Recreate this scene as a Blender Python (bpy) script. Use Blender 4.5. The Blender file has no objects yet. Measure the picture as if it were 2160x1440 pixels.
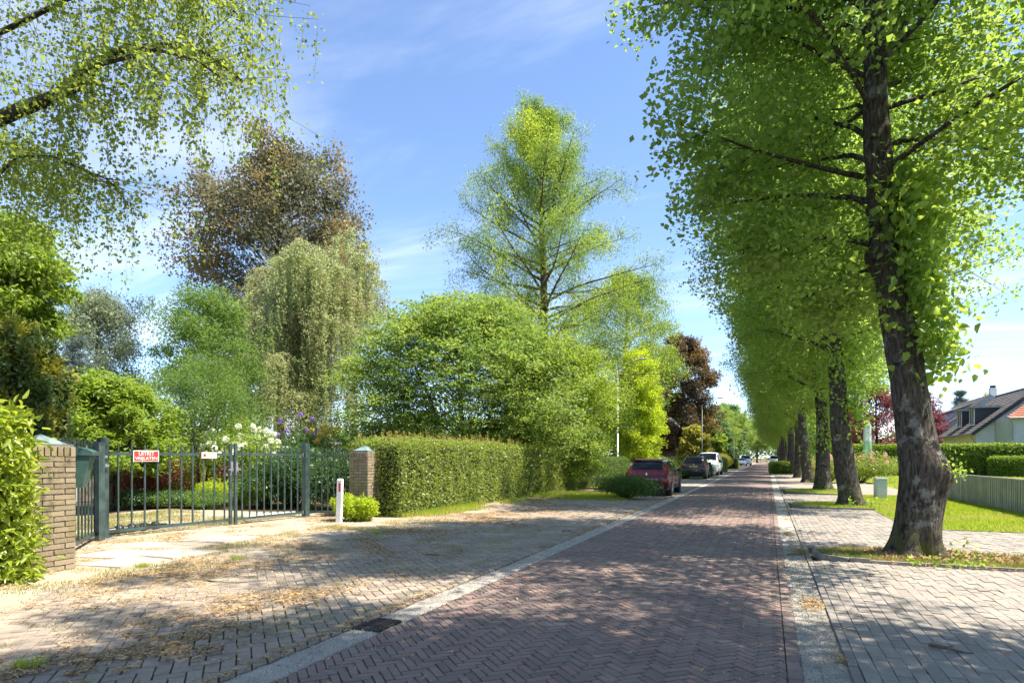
import bpy, bmesh, math, random
import numpy as np
from mathutils import Vector, Matrix

# ------------------------------------------------------------------ camera, sky, sun, exposure
SC = bpy.context.scene
COL = SC.collection
PI = math.pi
FPX, CAMH, HOR, VPX = 1300.0, 1.5, 965.0, 1620.0
TH = math.atan((VPX - 1080.0) / FPX)
CT, ST = math.cos(TH), math.sin(TH)

cam = bpy.data.cameras.new('camera')
cam.lens = FPX / 2160.0 * 36.0
cam.sensor_width = 36.0
cam.shift_y = (HOR - 720.0) / 2160.0
cam.clip_end = 3000.0
cam.clip_start = 0.05
camo = bpy.data.objects.new('camera', cam)
camo.location = (0, 0, CAMH)
camo.rotation_euler = (PI / 2, 0, TH)
COL.objects.link(camo)
SC.camera = camo

SUN_EL, SUN_AZ = math.radians(61), math.radians(9)   # azimuth measured from +X towards +Y
SUNV = Vector((math.cos(SUN_EL) * math.cos(SUN_AZ), math.cos(SUN_EL) * math.sin(SUN_AZ), math.sin(SUN_EL)))
sl = bpy.data.lights.new('sun', 'SUN')
sl.energy = 4.8
sl.angle = math.radians(0.55)
sl.color = (1.0, 0.94, 0.84)
so = bpy.data.objects.new('sun', sl)
so.rotation_euler = SUNV.to_track_quat('Z', 'Y').to_euler()
COL.objects.link(so)

W = bpy.data.worlds.new('World')
SC.world = W
W.use_nodes = True
nt = W.node_tree
nt.nodes.clear()
def wn(t, **k):
    n = nt.nodes.new(t)
    for a, b in k.items():
        setattr(n, a, b)
    return n
def wmath(op, a, b=None, c=None):
    n = wn('ShaderNodeMath', operation=op)
    for i, v in enumerate((a, b, c)):
        if v is None:
            continue
        if isinstance(v, (int, float)):
            n.inputs[i].default_value = v
        else:
            nt.links.new(v, n.inputs[i])
    return n.outputs[0]
sky = wn('ShaderNodeTexSky', sky_type='NISHITA')
sky.sun_disc = False
sky.sun_elevation = SUN_EL
sky.sun_rotation = PI / 2 - SUN_AZ
sky.air_density = 0.8
sky.dust_density = 0.12
sky.ozone_density = 5.0
tc = wn('ShaderNodeTexCoord')
sep = wn('ShaderNodeSeparateXYZ')
nt.links.new(tc.outputs['Generated'], sep.inputs[0])
zz = wmath('ADD', wmath('MAXIMUM', sep.outputs[2], 0.0), 0.12)
cmb = wn('ShaderNodeCombineXYZ')
nt.links.new(wmath('DIVIDE', sep.outputs[0], zz), cmb.inputs[0])
nt.links.new(wmath('DIVIDE', sep.outputs[1], zz), cmb.inputs[1])
mp = wn('ShaderNodeMapping')
mp.inputs['Rotation'].default_value = (0, 0, 0.5)
mp.inputs['Scale'].default_value = (0.55, 1.5, 1)
nt.links.new(cmb.outputs[0], mp.inputs[0])
n1 = wn('ShaderNodeTexNoise')
n1.inputs['Scale'].default_value = 0.9
n1.inputs['Detail'].default_value = 9
n1.inputs['Roughness'].default_value = 0.58
n1.inputs['Distortion'].default_value = 0.9
nt.links.new(mp.outputs[0], n1.inputs['Vector'])
r1 = wn('ShaderNodeMapRange', interpolation_type='SMOOTHSTEP')
r1.inputs['From Min'].default_value = 0.44
r1.inputs['From Max'].default_value = 0.80
r1.inputs['To Max'].default_value = 0.42
nt.links.new(n1.outputs[0], r1.inputs['Value'])
# low cumulus bank round the horizon
mp2 = wn('ShaderNodeMapping')
mp2.inputs['Scale'].default_value = (1, 1, 2.2)
mp2.inputs['Location'].default_value = (0.35, 0.2, 0.0)
nt.links.new(tc.outputs['Generated'], mp2.inputs[0])
n2 = wn('ShaderNodeTexNoise')
n2.inputs['Scale'].default_value = 5.5
n2.inputs['Detail'].default_value = 8
n2.inputs['Roughness'].default_value = 0.55
nt.links.new(mp2.outputs[0], n2.inputs['Vector'])
elv = wmath('MULTIPLY', wmath('SUBTRACT', 0.085, sep.outputs[2]), 2.6)
cu = wmath('ADD', n2.outputs[0], elv)
r2 = wn('ShaderNodeMapRange', interpolation_type='SMOOTHSTEP')
r2.inputs['From Min'].default_value = 0.57
r2.inputs['From Max'].default_value = 0.72
r2.inputs['To Max'].default_value = 0.9
nt.links.new(cu, r2.inputs['Value'])
cl = wmath('MAXIMUM', r1.outputs[0], r2.outputs[0])
mixc = wn('ShaderNodeMix', data_type='RGBA')
nt.links.new(cl, mixc.inputs['Factor'])
nt.links.new(sky.outputs[0], mixc.inputs['A'])
mixc.inputs['B'].default_value = (6.0, 6.2, 6.7, 1)
bg = wn('ShaderNodeBackground')
bg.inputs['Strength'].default_value = 0.13
nt.links.new(mixc.outputs['Result'], bg.inputs['Color'])
wo = wn('ShaderNodeOutputWorld')
nt.links.new(bg.outputs[0], wo.inputs['Surface'])

SC.view_settings.view_transform = 'Standard'
SC.view_settings.look = 'None'
SC.view_settings.exposure = 1.42
SC.view_settings.gamma = 1.0
SC.view_settings.use_white_balance = True
SC.view_settings.white_balance_temperature = 6900
SC.render.engine = 'CYCLES'
cy = SC.cycles
cy.max_bounces = 8
cy.diffuse_bounces = 4
cy.glossy_bounces = 3
cy.transmission_bounces = 6
cy.transparent_max_bounces = 8
cy.use_denoising = True
cy.sample_clamp_indirect = 6.0
cy.caustics_reflective = False
cy.caustics_refractive = False

# ------------------------------------------------------------------ helpers
RNG = np.random.default_rng(7)
random.seed(7)

def G(px, py, z=0.0):
    """photo pixel -> point on the level plane at height z"""
    zc = FPX * (CAMH - z) / (py - HOR)
    xc = (px - 1080.0) / FPX * zc
    return Vector((xc * CT - zc * ST, xc * ST + zc * CT, z))

def D(px, py, zc):
    """photo pixel at a chosen depth from the camera plane"""
    xc = (px - 1080.0) / FPX * zc
    return Vector((xc * CT - zc * ST, xc * ST + zc * CT, CAMH + (HOR - py) / FPX * zc))

def vnoise(p, seed=0):
    p = np.asarray(p, float)
    i = np.floor(p).astype(np.int64)
    f = p - i
    f = f * f * (3 - 2 * f)
    def h(a):
        n = (a[:, 0] * 374761393 + a[:, 1] * 668265263 + a[:, 2] * 1274126177 + seed * 974634777) & 0x7fffffff
        n = ((n ^ (n >> 13)) * 1274126177) & 0x7fffffff
        return ((n ^ (n >> 16)) & 0xffff) / 65535.0
    out = np.zeros(len(p))
    for dx in (0, 1):
        for dy in (0, 1):
            for dz in (0, 1):
                w = (f[:, 0] if dx else 1 - f[:, 0]) * (f[:, 1] if dy else 1 - f[:, 1]) * (f[:, 2] if dz else 1 - f[:, 2])
                out += w * h(i + np.array([dx, dy, dz]))
    return out

def fbm(p, seed=0, oct=3):
    p = np.asarray(p, float)
    s, a, t = 0, 1, 0
    for k in range(oct):
        s = s + a * vnoise(p * 2 ** k, seed + k)
        t += a
        a *= .5
    return s / t

class MB:
    """collects polygons into one mesh object"""
    def __init__(s):
        s.v, s.f, s.r, s.m = [], [], [], []
    def add(s, vs, fs, rnd=None, mi=0):
        o = len(s.v)
        s.v.extend([tuple(v) for v in vs])
        rr = random.random() if rnd is None else rnd
        for f in fs:
            s.f.append([i + o for i in f])
            s.r.append(rr)
            s.m.append(mi)
    def box(s, c, d, rot=None, rnd=None, mi=0, bottom=True):
        hx, hy, hz = d[0] / 2, d[1] / 2, d[2] / 2
        vs = [Vector((x, y, z)) for z in (-hz, hz) for x, y in ((-hx, -hy), (hx, -hy), (hx, hy), (-hx, hy))]
        if rot is not None:
            vs = [rot @ v for v in vs]
        vs = [v + Vector(c) for v in vs]
        fs = [(4, 5, 6, 7), (0, 1, 5, 4), (1, 2, 6, 5), (2, 3, 7, 6), (3, 0, 4, 7)]
        if bottom:
            fs.append((3, 2, 1, 0))
        s.add(vs, fs, rnd, mi)
    def bar(s, a, b, w, h=None, rnd=None, mi=0):
        """square bar from a to b"""
        a, b = Vector(a), Vector(b)
        h = w if h is None else h
        d = b - a
        q = d.to_track_quat('Y', 'Z').to_matrix()
        s.box((a + b) / 2, (w, d.length, h), q, rnd, mi)
    def tube(s, pts, rad, n=8, cap=True, rnd=None, mi=0):
        pts = [Vector(p) for p in pts]
        if isinstance(rad, (int, float)):
            rad = [rad] * len(pts)
        vs, fs = [], []
        up = None
        for i, p in enumerate(pts):
            t = (pts[min(i + 1, len(pts) - 1)] - pts[max(i - 1, 0)])
            if t.length < 1e-9:
                t = Vector((0, 0, 1))
            t.normalize()
            if up is None:
                up = t.orthogonal().normalized()
            else:
                up = (up - t * up.dot(t))
                up = up.normalized() if up.length > 1e-6 else t.orthogonal().normalized()
            b = t.cross(up)
            for k in range(n):
                a = 2 * PI * k / n
                vs.append(p + (up * math.cos(a) + b * math.sin(a)) * rad[i])
        for i in range(len(pts) - 1):
            for k in range(n):
                k2 = (k + 1) % n
                fs.append((i * n + k, i * n + k2, (i + 1) * n + k2, (i + 1) * n + k))
        if cap:
            fs.append(tuple(reversed(range(n))))
            fs.append(tuple((len(pts) - 1) * n + k for k in range(n)))
        s.add(vs, fs, rnd, mi)
    def prism(s, poly, z0, z1, inset=0.0, rnd=None, mi=0, M=None):
        """poly (x,y) ccw, extruded z0->z1 with the top inset"""
        n = len(poly)
        cx = sum(p[0] for p in poly) / n
        cy_ = sum(p[1] for p in poly) / n
        top = []
        for p in poly:
            dx, dy = p[0] - cx, p[1] - cy_
            l = math.hypot(dx, dy) or 1
            k = max(0.0, (l - inset * 1.4) / l)
            top.append((cx + dx * k, cy_ + dy * k, z1))
        vs = [Vector((p[0], p[1], z0)) for p in poly] + [Vector(t) for t in top]
        if M is not None:
            vs = [M @ v for v in vs]
        fs = [tuple(range(n, 2 * n))] + [(i, (i + 1) % n, n + (i + 1) % n, n + i) for i in range(n)]
        s.add(vs, fs, rnd, mi)
    def mesh(s, name, mats, smooth=False):
        me = bpy.data.meshes.new(name)
        me.from_pydata([tuple(v) for v in s.v], [], s.f)
        for m in (mats if isinstance(mats, (list, tuple)) else [mats]):
            me.materials.append(m)
        a = me.attributes.new('rnd', 'FLOAT', 'FACE')
        a.data.foreach_set('value', np.array(s.r, np.float32))
        if any(s.m):
            me.polygons.foreach_set('material_index', np.array(s.m, np.int32))
        if smooth:
            me.polygons.foreach_set('use_smooth', np.ones(len(me.polygons), bool))
        me.update()
        return me
    def build(s, name, mats, parent=None, smooth=False):
        return link(name, s.mesh(name, mats, smooth), parent)

def link(name, me, parent=None):
    o = bpy.data.objects.new(name, me)
    COL.objects.link(o)
    if parent is not None:
        o.parent = parent
    return o

def tag(o, label=None, cat=None, group=None, kind=None):
    for k, v in (('label', label), ('category', cat), ('group', group), ('kind', kind)):
        if v:
            o[k] = v
    return o

def empty(name, loc, rz=0.0, label=None, cat=None, group=None):
    o = bpy.data.objects.new(name, None)
    o.location = loc
    o.rotation_euler = (0, 0, rz)
    o.empty_display_size = 0.2
    COL.objects.link(o)
    return tag(o, label, cat, group)

def copy_tree(o, parent=None):
    c = o.copy()
    COL.objects.link(c)
    c.parent = parent
    for ch in list(o.children):
        copy_tree(ch, c)
    return c

def npmesh(name, v, f, mat, rnd=None, smooth=False):
    """v (N,3) f (M,k) numpy -> mesh"""
    me = bpy.data.meshes.new(name)
    k = f.shape[1]
    me.vertices.add(len(v))
    me.vertices.foreach_set('co', np.ascontiguousarray(v, np.float32).ravel())
    me.loops.add(f.size)
    me.loops.foreach_set('vertex_index', np.ascontiguousarray(f, np.int32).ravel())
    me.polygons.add(len(f))
    me.polygons.foreach_set('loop_start', np.arange(0, f.size, k, dtype=np.int32))
    if rnd is not None:
        a = me.attributes.new('rnd', 'FLOAT', 'FACE')
        a.data.foreach_set('value', np.ascontiguousarray(rnd, np.float32))
    if smooth:
        me.polygons.foreach_set('use_smooth', np.ones(len(f), bool))
    me.materials.append(mat)
    me.update(calc_edges=True)
    return me

def norm(a):
    return a / np.maximum(np.linalg.norm(a, axis=1, keepdims=True), 1e-9)

def leaf_mesh(name, pos, mat, size=0.08, aspect=0.75, up=0.6, droop=0.3, var=0.35, rng=None, dirs=None, nrm=None, fold=0.12, hexa=False, rnd=None, tri=True):
    """many small leaf blades: each a folded kite (or a six-sided blade)"""
    rng = rng or RNG
    n = len(pos)
    nm = rng.normal(size=(n, 3)) * 0.75
    nm[:, 2] += up
    if nrm is not None:
        nm += nrm
    nm = norm(nm)
    t = rng.normal(size=(n, 3))
    t[:, 2] -= droop
    if dirs is not None:
        t = t * 0.5 + dirs
    t = norm(t - nm * np.sum(t * nm, 1, keepdims=True))
    b = np.cross(nm, t)
    L = size * (1 + var * (rng.random(n) * 2 - 1))[:, None]
    Wd = L * aspect
    if rnd is None:
        rnd = rng.random(n)
    if hexa:
        p0 = pos
        pts = [p0, p0 + t * L * .22 + b * Wd * .46 + nm * L * fold, p0 + t * L * .62 + b * Wd * .36 + nm * L * fold * .8,
               p0 + t * L - nm * L * .08, p0 + t * L * .62 - b * Wd * .36 + nm * L * fold * .8, p0 + t * L * .22 - b * Wd * .46 + nm * L * fold]
        v = np.stack(pts, 1).reshape(-1, 3)
        i = np.arange(n)[:, None] * 6
        f = np.concatenate([i + np.array([0, 1, 2, 3]), i + np.array([0, 3, 4, 5])], 1).reshape(-1, 4)
        rnd = np.repeat(rnd, 2)
    elif tri:
        v = np.stack([pos + b * Wd * .5, pos + t * L, pos - b * Wd * .5], 1).reshape(-1, 3)
        f = np.arange(n * 3).reshape(n, 3)
    else:
        v = np.stack([pos, pos + t * L * .45 + b * Wd * .5 + nm * L * fold, pos + t * L, pos + t * L * .45 - b * Wd * .5 + nm * L * fold], 1).reshape(-1, 3)
        f = np.arange(n * 4).reshape(n, 4)
    return npmesh(name, v, f, mat, rnd)

def blade_mesh(name, pos, mat, h=0.06, w=0.008, lean=0.5, rng=None):
    rng = rng or RNG
    n = len(pos)
    a = rng.random(n) * 2 * PI
    d = np.stack([np.cos(a), np.sin(a), np.zeros(n)], 1)
    hh = (h * (0.5 + rng.random(n)))[:, None] if np.isscalar(h) else (np.asarray(h) * (0.5 + rng.random(n)))[:, None]
    a2 = rng.random(n) * 2 * PI
    ln = np.stack([np.cos(a2), np.sin(a2), np.zeros(n)], 1) * hh * lean * rng.random(n)[:, None]
    ww = w * (0.6 + 0.8 * rng.random(n))[:, None]
    top = pos + ln
    top[:, 2] += hh[:, 0]
    v = np.stack([pos - d * ww, pos + d * ww, top], 1).reshape(-1, 3)
    return npmesh(name, v, np.arange(n * 3).reshape(n, 3), mat, rng.random(n))

# ------------------------------------------------------------------ materials
class N:
    def __init__(s, name):
        s.m = bpy.data.materials.new(name)
        s.m.use_nodes = True
        s.t = s.m.node_tree
        s.t.nodes.clear()
        s.out = s.t.nodes.new('ShaderNodeOutputMaterial')
    def n(s, t, **k):
        x = s.t.nodes.new(t)
        for a, b in k.items():
            setattr(x, a, b)
        return x
    def l(s, a, b):
        s.t.links.new(a, b)
    def val(s, sock, v):
        if isinstance(v, bpy.types.NodeSocket):
            s.l(v, sock)
        elif isinstance(v, tuple) and len(v) == 3 and sock.type == 'RGBA':
            sock.default_value = (*v, 1)
        else:
            sock.default_value = v
    def pos(s):
        return s.n('ShaderNodeNewGeometry').outputs['Position']
    def obj(s):
        return s.n('ShaderNodeTexCoord').outputs['Object']
    def noise(s, scale, detail=4, rough=.55, vec=None, dist=0):
        x = s.n('ShaderNodeTexNoise')
        x.inputs['Scale'].default_value = scale
        x.inputs['Detail'].default_value = detail
        x.inputs['Roughness'].default_value = rough
        x.inputs['Distortion'].default_value = dist
        s.l(vec or s.pos(), x.inputs['Vector'])
        return x.outputs[0]
    def ramp(s, v, a, b, lo=0.0, hi=1.0):
        x = s.n('ShaderNodeMapRange', interpolation_type='SMOOTHSTEP')
        x.inputs['From Min'].default_value = a
        x.inputs['From Max'].default_value = b
        x.inputs['To Min'].default_value = lo
        x.inputs['To Max'].default_value = hi
        s.l(v, x.inputs['Value'])
        return x.outputs[0]
    def mix(s, f, a, b, blend='MIX'):
        x = s.n('ShaderNodeMix', data_type='RGBA', blend_type=blend)
        s.val(x.inputs['Factor'], f)
        s.val(x.inputs['A'], a)
        s.val(x.inputs['B'], b)
        return x.outputs['Result']
    def math(s, op, a, b=None):
        x = s.n('ShaderNodeMath', operation=op)
        s.val(x.inputs[0], a)
        if b is not None:
            s.val(x.inputs[1], b)
        return x.outputs[0]
    def rnd(s):
        """random per piece: face attribute plus the object's own random"""
        a = s.n('ShaderNodeAttribute', attribute_name='rnd').outputs['Fac']
        o = s.n('ShaderNodeObjectInfo').outputs['Random']
        return s.math('FRACT', s.math('ADD', a, o))
    def fac(s):
        return s.n('ShaderNodeAttribute', attribute_name='rnd').outputs['Fac']
    def bump(s, h, st=.3, dist=.02):
        x = s.n('ShaderNodeBump')
        x.inputs['Strength'].default_value = st
        x.inputs['Distance'].default_value = dist
        s.l(h, x.inputs['Height'])
        return x.outputs[0]
    def pbr(s, col, rough=.7, metal=0, nrm=None, spec=.5, coat=0, **kw):
        p = s.n('ShaderNodeBsdfPrincipled')
        s.val(p.inputs['Base Color'], col)
        s.val(p.inputs['Roughness'], rough)
        s.val(p.inputs['Metallic'], metal)
        p.inputs['Specular IOR Level'].default_value = spec
        p.inputs['Coat Weight'].default_value = coat
        p.inputs['Coat Roughness'].default_value = 0.06
        for k, v in kw.items():
            s.val(p.inputs[k], v)
        if nrm is not None:
            s.l(nrm, p.inputs['Normal'])
        return p.outputs[0]
    def done(s, sh):
        s.l(sh, s.out.inputs['Surface'])
        return s.m

def plain(name, col, rough=.6, metal=0, var=.12, scale=8.0, spec=.5, coat=0, bump=.0):
    a = N(name)
    nz = a.noise(scale, 5)
    d = tuple(c * (1 - var * 1.6) for c in col)
    c = a.mix(a.ramp(nz, .3, .7), d, tuple(min(1, x * (1 + var)) for x in col))
    return a.done(a.pbr(c, rough, metal, a.bump(a.noise(scale * 12, 3), bump, .01) if bump else None, spec, coat))

def leafmat(name, c1, c2, tcol, trans=.42, rough=.5, spec=.35, patch=None):
    a = N(name)
    if trans > .25:
        c1, c2 = tuple(x * 1.18 for x in c1), tuple(x * 1.18 for x in c2)
        tcol = tuple(min(.85, x * 1.3) for x in tcol)
        trans = min(.56, trans + .05)
        if patch:
            patch = (tuple(x * 1.18 for x in patch[0]), patch[1]) + ((tuple(min(.85, x * 1.3) for x in patch[2]),) if len(patch) > 2 else ())
    f = a.fac()
    col = a.mix(f, c1, c2)
    if patch:
        col = a.mix(a.ramp(a.noise(patch[1], 2), .45, .65), col, patch[0])
    p = a.pbr(col, rough, spec=spec)
    t = a.n('ShaderNodeBsdfTranslucent')
    tc_ = a.mix(f, tuple(x * .8 for x in tcol), tcol)
    if patch:
        tc_ = a.mix(a.ramp(a.noise(patch[1], 2), .45, .65), tc_, patch[2] if len(patch) > 2 else tcol)
    a.l(tc_, t.inputs['Color'])
    m = a.n('ShaderNodeMixShader')
    m.inputs[0].default_value = trans
    a.l(p, m.inputs[1])
    a.l(t.outputs[0], m.inputs[2])
    return a.done(m.outputs[0])

def paver(name, c1, c2, c3, dirt=(.3, .26, .2), dirt_amt=.35, rough=.8):
    """paving brick: colour per piece, grain, worn and sandy patches"""
    a = N(name)
    r = a.rnd()
    c = a.mix(r, c1, c2)
    c = a.mix(a.ramp(a.math('FRACT', a.math('MULTIPLY', r, 7.31)), .72, .95), c, c3)
    c = a.mix(a.ramp(a.noise(70, 4, .7), .35, .75, 0, .45), c, tuple(x * .55 for x in c1))
    c = a.mix(a.ramp(a.noise(1.3, 5, .65), .42, .75, 0, dirt_amt), c, dirt)
    c = a.mix(a.ramp(a.noise(160, 2, .6), .62, .75, 0, .5), c, tuple(min(1, x * 1.9) for x in c2))
    return a.done(a.pbr(c, rough, nrm=a.bump(a.noise(120, 4, .7), .5, .004), spec=.3))

M = {}
# leaves
M['lime'] = leafmat('lime_leaf', (.094, .165, .04), (.148, .215, .055), (.34, .47, .075), .50)
M['limesprout'] = leafmat('lime_sprout_leaf', (.11, .20, .045), (.19, .28, .07), (.38, .50, .06), .48)
M['birch'] = leafmat('birch_leaf', (.115, .175, .038), (.175, .225, .055), (.33, .41, .06), .46)
M['weep'] = leafmat('weeping_leaf', (.21, .255, .11), (.30, .335, .155), (.46, .52, .2), .48, patch=((.27, .27, .14), .35, (.42, .42, .18)))
M['copper'] = leafmat('copper_leaf', (.085, .10, .065), (.145, .145, .095), (.18, .17, .08), .32, patch=((.17, .14, .065), .16, (.34, .22, .06)))
M['copper2'] = leafmat('copper_beech_leaf', (.05, .046, .034), (.085, .07, .045), (.14, .10, .045), .30, patch=((.13, .09, .035), .2, (.30, .17, .035)))
M['purple'] = leafmat('purple_leaf', (.07, .025, .035), (.12, .05, .055), (.30, .07, .08), .4)
M['acer'] = leafmat('acer_leaf', (.085, .16, .04), (.145, .215, .055), (.26, .38, .06), .38, patch=((.19, .245, .07), .9, (.36, .45, .07)))
M['meta'] = leafmat('redwood_leaf', (.075, .14, .038), (.125, .19, .045), (.24, .36, .055), .43, patch=((.19, .26, .04), .22, (.42, .52, .04)))
M['limegold'] = leafmat('golden_leaf', (.22, .32, .03), (.31, .39, .04), (.52, .62, .035), .5)
M['green1'] = leafmat('garden_leaf_mid', (.07, .135, .032), (.11, .18, .042), (.22, .34, .05), .42)
M['green2'] = leafmat('garden_leaf_bright', (.12, .20, .035), (.19, .27, .045), (.34, .45, .05), .42)
M['green3'] = leafmat('garden_leaf_dark', (.03, .075, .022), (.055, .11, .03), (.10, .19, .035), .3, rough=.38, spec=.5)
M['greydish'] = leafmat('grey_leaf', (.15, .19, .12), (.23, .27, .17), (.24, .30, .15), .34)
M['blue'] = leafmat('blue_needle', (.09, .14, .12), (.16, .21, .18), (.13, .19, .14), .25)
M['yew'] = leafmat('yew_leaf', (.04, .075, .025), (.075, .12, .035), (.14, .2, .03), .28, patch=((.26, .26, .04), 1.5, (.42, .38, .04)))
M['privet'] = leafmat('privet_leaf', (.13, .195, .038), (.21, .265, .055), (.34, .41, .05), .36, rough=.4, spec=.5)
M['privettip'] = leafmat('privet_tip_leaf', (.24, .22, .05), (.34, .29, .07), (.42, .36, .07), .4)
M['laurel'] = leafmat('laurel_leaf', (.17, .25, .035), (.27, .33, .05), (.48, .56, .05), .38, rough=.32, spec=.55)
M['box'] = leafmat('box_leaf', (.045, .095, .022), (.08, .14, .03), (.16, .25, .035), .34)
M['beechhedge'] = leafmat('hornbeam_hedge_leaf', (.085, .155, .028), (.13, .20, .04), (.30, .42, .04), .42)
M['redmaple'] = leafmat('red_maple_leaf', (.12, .045, .03), (.20, .08, .045), (.34, .10, .05), .4)
M['yellowsh'] = leafmat('yellow_shrub_leaf', (.24, .24, .05), (.32, .30, .07), (.44, .42, .06), .42)
M['far'] = leafmat('distant_leaf', (.075, .135, .06), (.11, .18, .075), (.19, .30, .09), .4)
M['petalw'] = leafmat('white_petal', (.62, .64, .50), (.80, .82, .70), (.6, .62, .5), .3)
M['petalp'] = leafmat('purple_petal', (.22, .12, .42), (.34, .22, .58), (.3, .2, .5), .3)
M['petaly'] = leafmat('yellow_petal', (.62, .45, .06), (.75, .58, .12), (.6, .45, .08), .3)
M['petalpink'] = leafmat('pink_petal', (.62, .32, .30), (.75, .50, .46), (.6, .35, .3), .3)
M['petalred'] = leafmat('red_petal', (.62, .10, .09), (.75, .22, .16), (.6, .15, .1), .3)
M['grass'] = leafmat('grass_blade', (.17, .26, .03), (.28, .35, .05), (.48, .56, .05), .42, patch=((.32, .33, .09), .7, (.5, .5, .1)))
M['drygrass'] = leafmat('dry_grass_blade', (.26, .24, .08), (.40, .33, .14), (.40, .34, .12), .3, patch=((.15, .20, .04), 1.1, (.28, .34, .04)))
M['litter'] = leafmat('plant_litter', (.26, .15, .07), (.58, .42, .22), (.3, .2, .1), .1, rough=.9, spec=.1)

# bark
def barkmat(name, c1, c2, moss=.5, lich=.4, sc=1.0):
    a = N(name)
    p = a.pos()
    mpn = a.n('ShaderNodeMapping')
    mpn.inputs['Scale'].default_value = (1, 1, .22)
    a.l(p, mpn.inputs[0])
    rid = a.noise(26 * sc, 6, .65, mpn.outputs[0], .6)
    c = a.mix(a.ramp(rid, .36, .64), c1, c2)
    c = a.mix(a.ramp(a.noise(2.6 * sc, 5, .7), .56, .66, 0, lich), c, (.30, .31, .29))
    c = a.mix(a.ramp(a.noise(4.2 * sc, 4, .6, dist=.4), .58, .68, 0, .85), c, tuple(x * .28 for x in c1))
    if moss:
        sp = a.n('ShaderNodeSeparateXYZ')
        a.l(p, sp.inputs[0])
        low = a.ramp(sp.outputs[2], .1, 1.0, 1, 0)
        mk = a.math('MULTIPLY', a.ramp(a.noise(5, 5, .7), .42, .62), low)
        c = a.mix(a.math('MULTIPLY', mk, moss), c, (.10, .11, .025))
    h = a.math('ADD', rid, a.math('MULTIPLY', a.noise(7 * sc, 4), .8))
    return a.done(a.pbr(c, .92, nrm=a.bump(h, 1.0, .045), spec=.15))
M['bark'] = barkmat('lime_bark', (.034, .029, .024), (.118, .10, .086), .85, .6)
M['barkdark'] = barkmat('dark_bark', (.03, .024, .02), (.085, .068, .055), 0, .2)
M['barkgrey'] = barkmat('grey_bark', (.10, .088, .072), (.22, .19, .155), 0, .3)
M['barkbirch'] = barkmat('birch_bark', (.16, .15, .13), (.45, .43, .39), 0, .6)
M['barkred'] = barkmat('redwood_bark', (.075, .052, .038), (.16, .115, .085), 0, .15)

# paving
M['redbrick'] = paver('red_paving_brick', (.19, .138, .122), (.27, .198, .172), (.29, .185, .155), (.29, .24, .20), .5)
M['greybrick'] = paver('grey_brown_paving_brick', (.24, .20, .165), (.34, .285, .235), (.28, .225, .185), (.46, .37, .27), .65)
M['walkbrick'] = paver('grey_sidewalk_brick', (.235, .21, .185), (.31, .28, .25), (.265, .235, .205), (.40, .34, .28), .45)
M['drivebrick'] = paver('pale_driveway_brick', (.24, .205, .185), (.33, .285, .26), (.27, .22, .20), (.38, .33, .28), .4)
def groundmat(name, c1, c2, c3, s1=1.2, s2=90, bump=.6):
    a = N(name)
    c = a.mix(a.ramp(a.noise(s1, 6, .65), .35, .65), c1, c2)
    c = a.mix(a.ramp(a.noise(s2, 4, .75), .45, .7, 0, .8), c, c3)
    return a.done(a.pbr(c, .95, nrm=a.bump(a.noise(s2, 5, .75), bump, .012), spec=.15))
M['joint'] = groundmat('joint_sand', (.075, .062, .046), (.17, .14, .10), (.07, .07, .03), 3.5, 60)
M['sand'] = groundmat('dusty_sand', (.38, .325, .255), (.31, .255, .185), (.44, .38, .30), 1.5, 110)
M['gutter'] = groundmat('gritty_gutter_concrete', (.40, .37, .32), (.52, .48, .42), (.10, .09, .075), 3.5, 70, 1.0)
M['grit'] = leafmat('loose_grit_stone', (.22, .20, .17), (.58, .54, .47), (.1, .1, .1), .02, rough=.9, spec=.2)
M['soil'] = groundmat('garden_soil', (.07, .05, .034), (.13, .10, .065), (.05, .06, .025), 1.1, 45)
M['gravel'] = groundmat('driveway_gravel', (.40, .35, .27), (.33, .28, .20), (.22, .19, .14), .8, 60)
M['earth'] = groundmat('grassy_ground', (.10, .135, .03), (.15, .17, .045), (.16, .13, .06), .5, 40)
M['lawnbase'] = groundmat('lawn_ground', (.15, .21, .03), (.21, .26, .045), (.14, .15, .04), .9, 70)
M['verge'] = groundmat('dry_verge_ground', (.25, .20, .11), (.19, .19, .07), (.33, .26, .16), .9, 60)
M['farpave'] = groundmat('distant_paving', (.21, .155, .14), (.26, .19, .17), (.17, .13, .115), 1.5, 25, .3)
M['fargrey'] = groundmat('distant_grey_paving', (.25, .215, .185), (.32, .275, .235), (.20, .17, .145), 1.5, 25, .3)
M['slab'] = groundmat('concrete_slab', (.46, .42, .36), (.40, .36, .30), (.30, .27, .23), 2, 80, .3)
M['kerb'] = groundmat('kerb_concrete', (.23, .21, .19), (.30, .275, .25), (.15, .14, .125), 3, 120, .4)
# masonry, metal, paint
def masonry(name, c1, c2, c3, moss=0):
    a = N(name)
    r = a.rnd()
    c = a.mix(r, c1, c2)
    c = a.mix(a.ramp(a.noise(45, 5, .7), .4, .7, 0, .6), c, c3)
    if moss:
        c = a.mix(a.ramp(a.noise(3, 4, .6), .5, .7, 0, moss), c, (.19, .17, .05))
    c = a.mix(a.ramp(a.noise(150, 3, .6), .55, .7, 0, .5), c, tuple(x * .5 for x in c1))
    return a.done(a.pbr(c, .9, nrm=a.bump(a.noise(70, 5, .75), .9, .012), spec=.2))
M['pillarbrick'] = masonry('weathered_pillar_brick', (.20, .155, .105), (.33, .265, .185), (.38, .32, .22), .55)
M['mortar'] = groundmat('pillar_mortar', (.17, .15, .12), (.22, .19, .15), (.12, .11, .08), 4, 100)
M['gatepaint'] = plain('dark_green_gate_paint', (.045, .075, .07), .38, 0, .25, 5, .5, 0, .1)
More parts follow.
